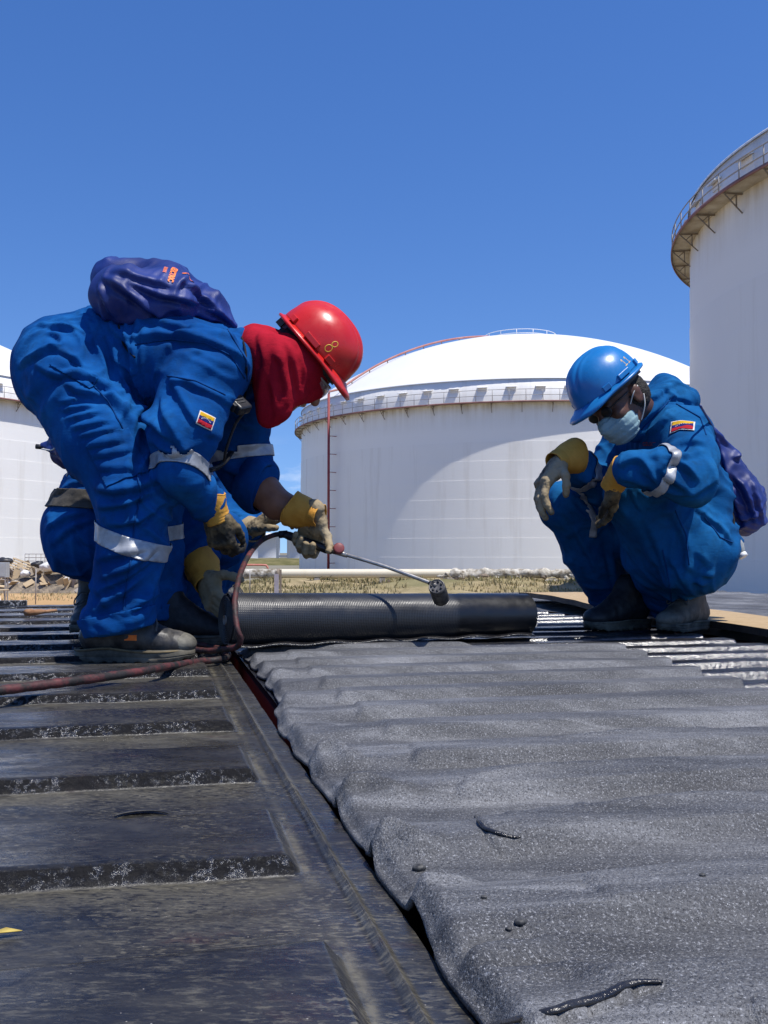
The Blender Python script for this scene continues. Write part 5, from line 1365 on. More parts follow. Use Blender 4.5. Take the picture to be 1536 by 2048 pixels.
ST1 = [  # folds drawn after the photograph (width m, height m, pixel polyline)
 S_(.008, .009, (82, 651), (124, 655), (164, 660)), S_(.009, .010, (98, 666), (120, 673), (133, 699)), S_(.010, .012, (40, 731), (73, 713), (106, 699), (124, 695)), S_(.009, .011, (78, 734), (110, 752), (135, 750), (160, 746)),
 S_(.009, .011, (109, 699), (146, 717), (166, 730)), S_(.010, .014, (153, 750), (190, 760), (204, 775), (217, 770)), S_(.008, .010, (138, 772), (160, 785), (185, 788)), S_(.013, .016, (175, 787), (219, 798), (248, 822), (266, 852)),
 S_(.007, .009, (120, 806), (171, 797)), S_(.007, .009, (128, 820), (182, 810)), S_(.007, .009, (137, 838), (192, 826)), S_(.007, .009, (150, 856), (212, 845)), S_(.007, .008, (165, 872), (226, 860)), S_(.008, .009, (180, 892), (240, 882)), S_(.008, .009, (196, 912), (262, 902)), S_(.008, .010, (205, 938), (284, 940)),
 S_(.011, .013, (261, 676), (328, 672), (401, 681), (456, 702), (488, 735)), S_(.010, .010, (343, 761), (368, 808), (390, 841)), S_(.012, .015, (288, 812), (303, 848), (343, 880)), S_(.011, .012, (321, 800), (343, 855), (365, 896)), S_(.010, .011, (306, 888), (346, 906), (380, 896)),
 S_(.009, .009, (335, 768), (390, 772), (448, 800)), S_(.012, .016, (197, 978), (233, 983), (277, 974), (306, 962)), S_(.010, .011, (204, 1014), (252, 1007), (300, 984)), S_(.011, .012, (225, 1048), (277, 1040), (325, 1006)),
 S_(.011, .012, (205, 1158), (255, 1134), (305, 1100)), S_(.011, .012, (195, 1186), (248, 1155), (300, 1122)), S_(.010, .010, (200, 1216), (241, 1190), (270, 1166)), S_(.011, .012, (262, 1218), (299, 1190), (322, 1146)), S_(.010, .009, (195, 1120), (240, 1108), (290, 1096)),
 S_(.010, .009, (420, 868), (465, 900), (505, 892)), S_(.008, .010, (455, 806), (480, 826), (498, 836)), S_(.008, .009, (458, 838), (480, 850), (500, 856)), S_(.009, .011, (440, 930), (475, 950), (510, 938)), S_(.012, .010, (215, 650), (260, 690), (270, 740)), S_(.010, .010, (300, 640), (350, 655), (430, 660)), S_(.010, .010, (235, 720), (262, 745), (285, 790)),
]
ax1 = [(nh[0], nk[0]), (nk[0], na_[0]), (fh[0], fk[0]), (fk[0], fa_[0]), (P(128, 740, 3.12), P(340, 722, 3.12)), (P(340, 722, 3.12), P(440, 732, 3.12)), (nsh[0], nel[0]), (nel[0], nwr[0]), (fsh[0], fel[0])]
B1 = garment(C1, .0058, ax1, [(nk[0], .14), (fk[0], .12), (nh[0], .13), (nel[0], .11), (nsh[0], .10), (fel[0], .10), (na_[0], .10), (P(215, 770, 3.0), .12)], .0075, .0110, 8.5, [(a_, b_, c_*1.3) for a_, b_, c_ in ST1], 1)
cov1 = obj('coverall', *B1, M_BLUE, w1); BV1 = surface(B1)
# skin body (head, neck, bare forearm and the body under the cloth)
s = Sdf(); hR = frame(unit(np.array([.66, -.06, -.75])), np.array([.75, 0, .66])); hc = P(604, 728, 3.15)
head_prims(s, hc, hR, P(470, 715, 3.14))
s.cap(P(470, 715, 3.14), P(340, 725, 3.12), .07, .10, .05); s.cap(P(340, 725, 3.12), P(135, 742, 3.12), .10, .11, .05)
s.chain([(nh[0], .08), (nk[0], .06), (na_[0], .045)], .03); s.chain([(fh[0], .08), (fk[0], .05), (fa_[0], .04)], .03)
s.chain([(P(400, 730, 3.1), .06), (nsh[0], .06), (nel[0], .038), (nwr[0], .03)], .03)
ax_t = unit(g1-g0); GF = np.array([.62, .10, -.70]); GF = unit(GF-ax_t*np.dot(GF, ax_t)); GN = np.cross(GF, ax_t)
HG = g0+(g1-g0)*.47; GW = HG-(GF*.082+GN*.031); FW = GW-GF*.008
s.chain([(P(430, 735, 3.2), .06), (fsh[0], .06), (fel[0], .044), (P(530, 985, 3.29), .048), (P(556, 1010, 3.27), .042), (FW-unit(FW-P(545, 1000, 3.28))*.035, .030)], .03)
v, f = s.mesh(.006); body1 = obj('body', v, f, M_SKIN1, w1); eyes(hc, hR, body1)
# trouser turn-up, rolled sleeve
def turnup(body, c, axis, w, lim, mat, parent, off, name='turn_up'):
    o = band(name, body, c, axis, w, lim, mat, parent, off, .004); o.modifiers[0].offset = -1; return o
turnup(B1, P(236, 1244, 2.93), np.array([-.20, 0, 1]), .052, .13, M_BLUE, w1, .006)
turnup(B1, P(310, 1222, 3.36), np.array([.0, 0, 1]), .05, .10, M_BLUE, w1, .006)
ca = unit(FW-fcu[0])
n, m = 16, 40; rows = []
b1_ = unit(np.cross(ca, [0, 0, 1])); b2_ = np.cross(ca, b1_)
for i in range(n):
    t = i/(n-1)
    for k in range(m):
        a = 2*math.pi*k/m; r = .070+.010*math.sin(math.pi*t)+.003*math.sin(3*a+t*4)+.002*math.sin(5*a)
        rows.append(P(513, 968, 3.295)+ca*(-.032+.062*t+.006*math.sin(a+1))+b1_*r*math.cos(a)*1.02+b2_*r*math.sin(a))
o = obj('rolled_sleeve', np.array(rows)+.002*fbm(np.array(rows)*25, 2)[:, None], grid(n, m, True), M_BLUE, w1); solid(o, .012, -1)
# reflective tapes
band('reflective_tape', B1, P(262, 1082, 2.92), unit(na_[0]-nk[0])+np.array([-.20, 0, 0]), .047, .13, M_TAPE, w1)
band('reflective_tape', B1, P(306, 1062, 3.33), unit(fa_[0]-fk[0]), .045, .11, M_TAPE, w1)
band('reflective_tape', B1, P(363, 934, 2.825), unit(nel[0]-nsh[0])+np.array([.08, 0, 0]), .034, .085, M_TAPE, w1)
band('reflective_tape', B1, P(482, 908, 3.33), unit(fel[0]-fsh[0])+np.array([-.1, 0, 0]), .036, .10, M_TAPE, w1)
q = hit(BV1, 411, 842); flag(B1, q[0], unit(q[1]+np.array([0, -1.2, 0])), np.array([.34, 0, .94]), .046, .040, w1)
for pix in ([(245, 1255), (250, 1190), (262, 1120), (270, 1040), (282, 990), (268, 900), (215, 800), (185, 770)], [(270, 690), (340, 678), (410, 685), (460, 710), (490, 758)], [(335, 752), (390, 762), (450, 790)], [(455, 660), (492, 720), (494, 762)]):
    seam('seam', BV1, pix, M_SEAM, w1)
for c_, w_, h_, up_v in (((146, 742), .13, .035, (.5, 0, .87)), ((235, 915), .12, .13, (-.45, 0, .9))):
    q = hit(BV1, *c_); patch('pocket', B1, q[0], unit(q[1]+np.array([0, -.8, 0])), np.array(up_v), w_, h_, M_BLUE, w1, .0035)
# gloves
glove(w1, P(432, 1030, 2.97), P(440, 1090, 3.0)-P(425, 1020, 2.97), np.array([.25, .9, .15]), True, ((.6, .8, .5), (.65, .8, .5), (.7, .8, .5), (.75, .8, .5)), ((.75, .35, .5), (.9, .0, .5), (.9, -.1, .5)), M_GLOVE_D, P(440, 1062, 2.99)-nwr[0]+[0, 0, -.01], cuff_len=.085, cr=(.036, .050), size=.92)
glove(w1, GW, GF, GN, False, ((1.0, 1.35, .8), (1.05, 1.35, .8), (1.1, 1.35, .8), (1.1, 1.3, .8)), ((.55, .75, .35), (.35, .6, .75), (.1, .35, .95)), M_GLOVE_G, FW-P(545, 1000, 3.28), cuff_len=.095, cr=(.036, .055))
# boots
boot(w1, G(184, 1322), np.array([1, -.06, 0]), (0, 0, 1), (M_BOOT, M_SOLE, M_TOE, M_SOLE_T), .295, True, True, .13)
boot(w1, G(292, 1292, .010), np.array([1, .02, 0]), (0, 0, 1), (M_BLACK, M_SOLE, None, M_SOLE), .30, False, False, .13)
# hood
H1 = Sdf()
H1.cap(P(512, 695, 3.08), P(512, 695, 3.20), RP(34, 3.12), RP(34, 3.12), .03); H1.cap(P(514, 694, 3.14), P(600, 728, 3.15), RP(42, 3.14), RP(56, 3.15), .05)
H1.cap(P(598, 728, 3.12), P(598, 728, 3.18), RP(54, 3.15), RP(54, 3.15), .03)
H1.cap(P(606, 748, 3.13), P(616, 772, 3.14), RP(46, 3.12), RP(34, 3.14), .04)
H1.cap(P(528, 700, 3.03), P(535, 838, 3.06), RP(30, 3.05), RP(20, 3.05), .03, (np.array([0, 1., 0]), .8)); H1.cap(P(560, 720, 3.05), P(556, 815, 3.06), RP(46, 3.06), RP(30, 3.06), .03)
H1.cap(P(528, 700, 3.24), P(540, 820, 3.2), RP(30, 3.2), RP(20, 3.2), .03); H1.cap(P(586, 750, 3.09), P(592, 785, 3.09), RP(40, 3.06), RP(26, 3.06), .03)
H1.cap(P(535, 770, 3.12), P(545, 830, 3.13), RP(30, 3.12), RP(24, 3.12), .03)
STH = [([(545, 668), (560, 720), (572, 780), (560, 830)], .009, .012), ([(520, 670), (528, 720), (520, 790), (518, 840)], .009, .012), ([(575, 690), (590, 740), (600, 790)], .010, .010), ([(540, 760), (548, 800), (545, 850)], .008, .008),
       ([(545, 665), (575, 672), (590, 690)], .008, .008), ([(610, 730), (606, 770), (598, 800)], .009, .008)]
STH = [(a_, b_, c_*.75) for a_, b_, c_ in STH]
BH = garment(H1, .005, [(P(520, 690, 3.12), P(600, 725, 3.15)), (P(520, 790, 3.1), P(600, 790, 3.1))], [(P(520, 700, 3.1), .1)], .0026, .002, 8, STH, 5)
hood = obj('hood', *BH, M_RED_CLOTH, w1)
hm, HR, HW = helmet(w1, P(628, 700, 3.15), np.array([.645, -.05, -.765]), np.array([.765, -.08, .645]), M_HELM_R, 1.03)
for (cx_, cz_, r_) in ((.048, .034, .0105), (.050, .0545, .0085)):       # the yellow painted 8
    a = np.linspace(0, 2*math.pi, 24, endpoint=False); pts = []
    for t in a:
        x = cx_+r_*.8*math.cos(t); zz = cz_+r_*math.sin(t); e = 2.35
        k = (1-(zz/.128)**e)**(1/e); y = -.107*math.sqrt(max(0, k*k-(x/.128)**2))-.0012; pts.append((x, y, zz))
    obj('painted_eight', *tube(HW(np.array(pts)), .0019, 6, closed=True), M_YEL, hm)
# black strap of the goggles and lens
ring = []
for t in np.linspace(0, 2*math.pi, 72, endpoint=False): ring.append((.104*math.cos(t)-.004, .090*math.sin(t), -.030+.006*math.cos(t)))
ring = np.array(ring); rows = np.concatenate([ring*[1, 1, 1]+[0, 0, -.019], ring+[0, 0, .002], ring+[0, 0, .019]]); o = obj('goggle_strap', HW(rows), grid(3, 72, True), M_STRAP, w1); solid(o, .004)
lens = []
for t in np.linspace(-.95, .95, 22):
    for k in np.linspace(-1, 1, 8): lens.append((.108*math.cos(t)+.012-.006*k*k, .088*math.sin(t), -.062+.026*k))
o = obj('goggles', HW(np.array(lens)), grid(22, 8), M_LENS, w1); solid(o, .002)
fr_ = np.array(lens); edge = np.concatenate([fr_[0::8], fr_[-8:], fr_[7::8][::-1], fr_[:8][::-1]]); obj('goggle_frame', *tube(HW(edge), .0035, 6), M_BOTTLE, o)

# ------------------------------------------------------------------ drawstring bags
def bag(name, prims, label, strokes, axes, vox=.006, k=.05, cuts=()):
    s = Sdf()
    for a, b_ in prims: s.cap(a[0], b_[0], a[1], b_[1], k)
    for c in cuts: s.cut(*c)
    B = garment(s, vox, axes, [], .0060, .0, 11, [(a_, b_*.8, c_*1.5) for a_, b_, c_ in strokes], 3)
    c = B[0].mean(0); t = thing(name, (c[0], c[1], B[0][:, 2].min()), label, 'bag', None)
    obj('bag_body', *B, M_NYLON, t); return t, B
p = lambda *a: J(*a)
bag1, BB1 = bag('drawstring_bag', [(p(245, 592, 2.96, 60), p(335, 592, 2.97, 52)), (p(245, 585, 3.24, 62), p(335, 588, 3.24, 56)), (p(335, 588, 3.05, 56), p(405, 618, 3.10, 34)), (p(335, 588, 3.2, 58), p(405, 618, 3.14, 36)), (p(405, 618, 3.12, 36), p(468, 652, 3.12, 9)), (p(225, 560, 3.12, 44), p(330, 575, 3.12, 52))],
    'glossy navy drawstring bag with orange print on the back of the bending worker',
    [([(215, 560), (262, 590), (300, 618), (350, 640)], .013, .012), ([(262, 565), (320, 590), (370, 600), (430, 625)], .012, .012), ([(240, 640), (300, 640), (380, 628), (450, 645)], .011, .010), ([(370, 570), (410, 600), (455, 640)], .010, .012), ([(348, 585), (365, 560), (378, 548)], .010, .010), ([(200, 575), (215, 610), (235, 640)], .010, .010), ([(235, 545), (290, 560), (335, 570)], .013, .009), ([(390, 605), (430, 625), (465, 648)], .007, .010)],
    [(P(245, 588, 3.12), P(470, 652, 3.12))], .0058)
bv = surface(BB1)
q = hit(bv, 340, 552); nrm = unit(q[1]+np.array([0, -.6, .3])); up_b = np.array([-.05, -.45, -.85])
print_text('bag_print', bv, 'GELECTRIC', q[0]+np.array([.006, .012, .022]), nrm, up_b, .021, M_ORANGE, bag1, .003, .0012)
print_text('bag_print', bv, 'I I I I I I I', q[0]+np.array([-.016, .012, .022]), nrm, up_b, .012, M_ORANGE, bag1, .003, .001)
def ring_print(bv, c, n, right, r0, r1, parent, a0=0.3, a1=5.6):
    n = unit(n); r = unit(np.asarray(right)-n*np.dot(right, n)); u = np.cross(n, r); rows = []
    for t in np.linspace(a0, a1, 30):
        for k in (r0, r1): rows.append(c+(r*math.cos(t)+u*math.sin(t))*k)
    return obj('bag_emblem', *keep_hit(drop(bv, rows, n, .003), grid(30, 2)), M_ORANGE, parent)
q = hit(bv, 376, 552); ring_print(bv, q[0]+np.array([0, .02, .005]), unit(q[1]+np.array([.2, -.3, .6])), np.array([0, -1, 0]), .012, .021, bag1)
# cords
for pix in ([(470, 652), (486, 690), (492, 740), (488, 800)], [(238, 652), (250, 690), (268, 715)]):
    pts = np.array([hit(BV1, *q)[0]+hit(BV1, *q)[1]*.004 for q in pix]); obj('drawstring', *tube(catmull(pts, 6), .0030, 6), M_STRAP, bag1)
pts = catmull([P(205, 625, 3.0), P(214, 648, 2.98), P(232, 655, 2.97), P(240, 668, 2.96), P(238, 678, 2.96)], 5); obj('cord_end', *tube(pts, .003, 6), M_STRAP, bag1)

# radio speaker clipped to the shoulder strap
rc = P(474, 806, 2.93); t = thing('radio_microphone', tuple(rc), 'black radio speaker microphone hanging at the chest of the bending worker', 'radio')
RR = frame(np.array([.55, -.2, -.55]), np.array([.4, -.5, .7]))
b = MB(); b.box(rc, (.036, .026, .015), RR); bevel(b.build('case', M_BLACK_P, t, False), .007, 3)
for i in range(4):
    b = MB(); b.box(rc+RR @ np.array([-.020+.011*i, -.004, .0155]), (.0032, .016, .0018), RR); bevel(b.build('grille_slot', M_BLACK, t, False), .001)
b = MB(); b.box(rc+RR @ np.array([.0, -.027, 0]), (.020, .006, .012), RR); bevel(b.build('clip', M_BLACK, t, False), .002)
pts = catmull([rc+RR @ np.array([.034, 0, 0]), P(470, 850, 2.95), P(452, 900, 2.97), P(447, 925, 3.0), P(430, 935, 2.96), P(408, 942, 2.90), P(392, 944, 2.86)], 8); obj('cord', *tube(pts, .0042, 8), M_BLACK, t)
pts = catmull([P(394, 944, 2.86), P(412, 943, 2.90), P(432, 937, 2.98), P(450, 922, 3.05), P(462, 905, 3.12)], 6); obj('wrist_strap', *tube(pts, .0105, 8, squash=.5), M_STRAP, t)
# ------------------------------------------------------------------ worker 2: blue helmet, squatting at the right
w2 = thing('person', tuple(G(1310, 1268)), 'person in blue coverall, blue helmet and face mask, squatting beside the roll', 'person')
lh, rh = J(1382, 1095, 3.70, 82), J(1350, 1085, 3.95, 76)
lk, rk = J(1272, 992, 3.48, 58), J(1128, 1012, 3.80, 46)
la, ra_ = J(1346, 1208, 3.92, 56), J(1234, 1204, 4.06, 42)
lsh, rsh = J(1366, 868, 3.46, 54), J(1248, 893, 3.84, 46)
lel, rel = J(1378, 962, 3.28, 48), J(1205, 965, 3.72, 38)
lwr, rwr = J(1262, 938, 3.24, 38), J(1150, 935, 3.58, 34)
C2 = Sdf()
C2.cap(P(1380, 1100, 3.62), P(1368, 1095, 3.84), RP(90, 3.7), RP(86, 3.7), .05)
C2.cap(P(1374, 1085, 3.72), P(1388, 990, 3.72), RP(88, 3.72), RP(74, 3.72), .06)
C2.cap(P(1390, 1000, 3.62), P(1350, 900, 3.56), RP(66, 3.62), RP(70, 3.56), .06); C2.cap(P(1370, 1000, 3.82), P(1305, 900, 3.78), RP(66, 3.8), RP(64, 3.8), .06)
C2.cap(P(1360, 880, 3.52), P(1268, 890, 3.80), RP(60, 3.55), RP(52, 3.8), .05)
C2.cap(P(1330, 860, 3.62), P(1300, 830, 3.62), RP(64, 3.62), RP(50, 3.62), .05)
C2.chain([lh, (lh[0]*.5+lk[0]*.5, RP(74, 3.5)), lk], .05); C2.chain([lk, J(1312, 1105, 3.68, 60), la], .035)
C2.chain([rh, (rh[0]*.5+rk[0]*.5, RP(62, 3.8)), rk], .05); C2.chain([rk, J(1180, 1105, 3.92, 50), ra_], .035)
C2.chain([lsh, J(1380, 915, 3.37, 52), lel], .045); C2.chain([lel, J(1330, 945, 3.24, 46), lwr], .035)
C2.chain([rsh, rel], .045); C2.chain([rel, rwr], .035)
C2.chain([J(1372, 800, 3.60, 26), J(1338, 782, 3.62, 28), J(1300, 815, 3.54, 26), J(1268, 865, 3.52, 20)], .02)
C2.chain([J(1372, 800, 3.66, 26), J(1330, 775, 3.76, 26), J(1280, 815, 3.76, 22)], .02)
C2.cut(P(1340, 1237, 3.92), np.array([-.10, 0, -1.]), .006)
ST2 = [S_(.011, .010, (1245, 958), (1285, 968), (1305, 1000)), S_(.008, .008, (1262, 985), (1272, 1008), (1284, 1024)), S_(.011, .012, (1310, 912), (1345, 895), (1395, 886)), S_(.010, .011, (1325, 935), (1350, 915), (1400, 905)), S_(.010, .012, (1342, 918), (1365, 930), (1392, 955)), S_(.010, .012, (1244, 928), (1272, 920), (1297, 938), (1311, 962)), S_(.009, .010, (1285, 940), (1300, 955), (1308, 965)),
       S_(.010, .011, (1325, 945), (1350, 965), (1380, 985)), S_(.010, .010, (1335, 985), (1380, 990), (1425, 965)), S_(.012, .010, (1350, 1040), (1372, 1090), (1368, 1150)), S_(.010, .009, (1395, 1020), (1430, 1050), (1460, 1082)), S_(.013, .013, (1300, 1110), (1340, 1165), (1395, 1212)), S_(.010, .010, (1345, 1120), (1362, 1150), (1378, 1185)), S_(.010, .009, (1375, 1130), (1400, 1165), (1415, 1195)),
       S_(.009, .010, (1285, 805), (1315, 792), (1345, 768)), S_(.009, .011, (1272, 855), (1298, 832), (1328, 800)), S_(.009, .010, (1290, 870), (1320, 850), (1340, 820)), S_(.009, .008, (1335, 795), (1372, 802), (1405, 832)), S_(.012, .010, (1296, 1050), (1325, 1110), (1345, 1165)), S_(.011, .009, (1400, 1110), (1418, 1150), (1412, 1190)), S_(.012, .009, (1210, 1040), (1222, 1110), (1235, 1175)), S_(.011, .009, (1135, 1030), (1160, 1075), (1195, 1150)), S_(.009, .009, (1160, 960), (1185, 955), (1210, 960)), S_(.010, .010, (1330, 1190), (1360, 1205), (1395, 1200)), S_(.010, .008, (1410, 880), (1425, 930), (1430, 980))]
ax2 = [(lh[0], lk[0]), (lk[0], la[0]), (rh[0], rk[0]), (rk[0], ra_[0]), (P(1380, 1090, 3.72), P(1330, 880, 3.66)), (lsh[0], lel[0]), (lel[0], lwr[0]), (rsh[0], rel[0]), (rel[0], rwr[0])]
B2 = garment(C2, .0058, ax2, [(lk[0], .11), (rk[0], .10), (lh[0], .12), (lel[0], .09), (rel[0], .07), (lh[0], .10), (la[0], .10), (P(1330, 830, 3.6), .12)], .0075, .0110, 8.5, [(a_, b_, c_*1.3) for a_, b_, c_ in ST2], 11)
obj('coverall', *B2, M_BLUE2, w2); BV2 = surface(B2)
f2 = unit(np.array([-.68, -.40, -.60])); u2 = np.array([-.62, -.10, .78]); hR2 = frame(f2, u2)
hm2, HR2, HW2 = helmet(w2, P(1214, 776, 3.46), f2, u2, M_HELM_B, 1.0)
hc2 = P(1214, 776, 3.46)-hR2[:, 2]*.035-hR2[:, 0]*.008
s = Sdf(); head_prims(s, hc2, hR2, P(1325, 850, 3.64))
s.cap(P(1325, 850, 3.64), P(1375, 1000, 3.7), .075, .10, .05); s.cap(P(1375, 1000, 3.7), P(1372, 1090, 3.74), .10, .10, .05)
for ch in ([(lh[0], .07), (lk[0], .05), (la[0], .04)], [(rh[0], .07), (rk[0], .045), (ra_[0], .04)], [(P(1340, 875, 3.6), .06), (lsh[0], .05), (lel[0], .036), (lwr[0], .03)], [(P(1290, 885, 3.7), .06), (rsh[0], .045), (rel[0], .034), (rwr[0], .028)]): s.chain(ch, .03)
v, f = s.mesh(.0045); body2 = obj('body', v, f, M_SKIN2, w2); eyes(hc2, hR2, body2)
f_, s_, u_ = hR2[:, 0], hR2[:, 1], hR2[:, 2]
q = Sdf(); q.ell(hc2-f_*.024-u_*.022, (.085, .0815, .078), hR2); q.ell(hc2-f_*.040-u_*.055, (.055, .066, .04), hR2, .02)
v, f = q.mesh(.004); v = v+vnormals(v, f)*(.003*(ridged(v*85, 2)-.8))[:, None]; obj('hair', v, f, M_HAIR, w2)
q = Sdf(); q.ell(hc2+f_*.058-u_*.078, (.058, .066, .050), hR2); q.ell(hc2+f_*.064-u_*.105, (.044, .046, .036), hR2, .03); q.cap(hc2+f_*.10-u_*.03, hc2+f_*.118-u_*.06, .014, .016, .03)
q.cut(hc2+f_*.018-u_*.07, -f_, .006); q.cut(hc2-u_*.030, u_, .006)
v, f = q.mesh(.0036); hz = (v-hc2) @ u_
v = v+vnormals(v, f)*(.0042*((hz/.021) % 1.0)+.0012*fbm(v*60, 2))[:, None]; mask = obj('face_mask', v, f, M_MASK, w2)
for sg in (-1, 1):
    for (a, b_, c_) in (((.028, .066, -.045), (.008, .086, -.022), (-.022, .090, -.012)), ((.030, .064, -.108), (.000, .086, -.075), (-.022, .089, -.045))):
        pts = catmull([hc2+f_*x+s_*y*sg+u_*z for x, y, z in (a, b_, c_)], 6); obj('ear_loop', *tube(pts, .0018, 6), M_LOOP, mask)
# safety spectacles in the shade of the peak
for sg in (-1, 1):
    q = Sdf().ell(hc2+f_*.098+s_*.033*sg-u_*.016, (.006, .029, .019), hR2); v, f = q.mesh(.003); obj('spectacle_lens', v, f, M_BLACK_P, w2)
    obj('spectacle_arm', *tube([hc2+f_*.094+s_*.060*sg-u_*.010, hc2-f_*.01+s_*.082*sg-u_*.008], .0025, 6), M_BLACK_P, w2)
# painted 11 on the helmet
def on_dome(x, z, sg):
    e = 2.35; k = (1-(abs(z)/.128)**e)**(1/e); return (x, sg*(.107*math.sqrt(max(0, k*k-(x/.128)**2))+.0012), z)
for x0 in (-.030, -.052):
    pth = [on_dome(x0+dx, .030+dz, 1) for dx, dz in ((.006, .015), (.0, .022), (-.001, .010), (-.002, -.002), (.006, -.003), (-.010, -.002))]
    obj('painted_one', *tube(HW2(np.array(catmull(pth, 3))), .0019, 6), M_YEL, hm2)
band('reflective_tape', B2, P(1318, 942, 3.24), unit(lwr[0]-lel[0])+np.array([0, 0, .15]), .028, .11, M_TAPE, w2, .0045)
band('reflective_tape', B2, P(1168, 942, 3.62), unit(rwr[0]-rel[0]), .036, .075, M_TAPE, w2)
strip('reflective_tape', BV2, [(1160, 985), (1172, 1005), (1183, 1025), (1189, 1045), (1185, 1074)], .026, M_TAPE, w2)
q = hit(BV2, 1365, 853); flag(B2, q[0], unit(q[1]+np.array([0, -.8, .1])), np.array([.06, 0, 1.]), .074, .054, w2)
q = hit(BV2, 1305, 892)
print_text('chest_print', BV2, 'GELECTRIC', q[0]+np.array([.004, 0, .006]), unit(q[1]+np.array([0, -1, 0])), np.array([1, 0, .12]), .019, M_CHEST, w2, .003)
print_text('chest_print', BV2, '. . . . . . .', q[0]+np.array([.004, 0, -.016]), unit(q[1]+np.array([0, -1, 0])), np.array([1, 0, .12]), .022, M_CHEST, w2, .003, .0012)
for pix in ([(1345, 1230), (1340, 1170), (1325, 1100)], [(1350, 1020), (1372, 1070), (1378, 1130)], [(1410, 1035), (1440, 1075), (1465, 1085)], [(1282, 860), (1320, 820), (1350, 790)], [(1352, 808), (1400, 835), (1412, 870)]): seam('seam', BV2, pix, M_SEAM, w2)
# gloves: right hand hangs over the knee, left hand hangs between the knees
glove(w2, P(1118, 925, 3.52), P(1072, 985, 3.50)-P(1122, 918, 3.54), np.array([.75, .1, -.75]), True, ((.40, .55, .3), (.35, .5, .3), (.35, .5, .3), (.40, .5, .35)), ((.5, .6, .4), (.75, .15, .6), (.8, -.1, .6)), M_GLOVE_G, P(1100, 935, 3.51)-P(1148, 918, 3.57), cuff_len=.092, cr=(.036, .056), size=1.08)
glove(w2, P(1228, 968, 3.34), P(1224, 1030, 3.44)-P(1228, 968, 3.34), np.array([-.95, .25, .0]), False, ((.25, .35, .25),)*4, ((.8, .35, .4), (.95, .05, .3), (1, 0, .2)), M_GLOVE_D, P(1216, 982, 3.34)-P(1256, 925, 3.24), cuff_len=.105, cr=(.036, .050), size=.9)  # left glove: shade between the knees is put into its darker colour
bm_ = (M_BOOT_D, M_SOLE, M_TOE, M_SOLE)
boot(w2, G(1398, 1258, .028), G(1292, 1270, .028)-G(1398, 1258, .028), (0, 0, 1), bm_, .27, True, False, .13)
boot(w2, G(1278, 1256, .028), G(1168, 1263, .028)-G(1278, 1256, .028), (0, 0, 1), (M_BLACK, M_SOLE, None, M_SOLE), .28, False, False, .12)
bag2, BB2 = bag('drawstring_bag', [(p(1428, 862, 3.66, 8), p(1452, 925, 3.74, 26)), (p(1452, 925, 3.70, 24), p(1482, 1000, 3.72, 42)), (p(1458, 925, 3.84, 24), p(1484, 1000, 3.88, 42)), (p(1482, 1000, 3.72, 42), p(1494, 1030, 3.72, 36)), (p(1484, 1000, 3.88, 42), p(1490, 1030, 3.88, 36)), (p(1455, 985, 3.75, 26), p(1478, 1040, 3.75, 26))],
    'glossy navy drawstring bag with orange print on the back of the squatting worker',
    [([(1432, 870), (1450, 930), (1468, 1000), (1490, 1050)], .011, .010), ([(1440, 870), (1475, 915), (1495, 935)], .010, .010), ([(1465, 950), (1490, 985), (1510, 1040)], .012, .012), ([(1462, 1030), (1490, 1038), (1518, 1028)], .009, .010), ([(1500, 960), (1515, 1000), (1524, 1045)], .010, .008)],
    [(P(1430, 860, 3.7), P(1490, 1030, 3.75))], .0058, .04)
bv = surface(BB2)
q = hit(bv, 1508, 948); nn = unit(q[1]+np.array([.35, -.5, .1])); rt = np.array([.80, .50, .25])
print_text('bag_print', bv, 'GELECTRIC', q[0]+rt*.045, nn, rt, .034, M_ORANGE, bag2, .003, .0014)
print_text('bag_print', bv, 'I I I I I I', q[0]+rt*.040-np.array([0, 0, .030]), nn, rt, .018, M_ORANGE, bag2, .003, .001)
ring_print(bv, hit(bv, 1503, 922)[0], nn, np.array([.72, .55, .3]), .014, .026, bag2)
for pix in ([(1400, 812), (1418, 845), (1430, 868)],):
    pts = np.array([hit(BV2, *q)[0]+hit(BV2, *q)[1]*.003 for q in pix]); obj('drawstring', *tube(catmull(pts, 6), .004, 6), M_NYLON, bag2)
pts = catmull([P(1462, 1020, 3.62), P(1468, 1040, 3.60), P(1466, 1062, 3.58), P(1472, 1085, 3.60)], 5); obj('cord_end', *tube(pts, .004, 6), M_STRAP, bag2)
bt = thing('water_bottle', tuple(P(1482, 1110, 3.62)), 'clear bottle with white cap sticking out of the squatting worker back pocket', 'bottle')
b0, b1 = P(1455, 1068, 3.60), P(1487, 1113, 3.56); d = unit(b1-b0); L = np.linalg.norm(b1-b0)
obj('bottle_body', *tube([b0, b0+d*L*.60, b0+d*L*.82, b0+d*L*.9], [.026, .026, .016, .012], 18), M_BOTTLE, bt)
obj('cap', *tube([b0+d*L*.87, b0+d*L*.89, b0+d*L*1.02, b0+d*L*1.03], [.013, .0155, .0155, .013], 18), M_CAPW, bt)

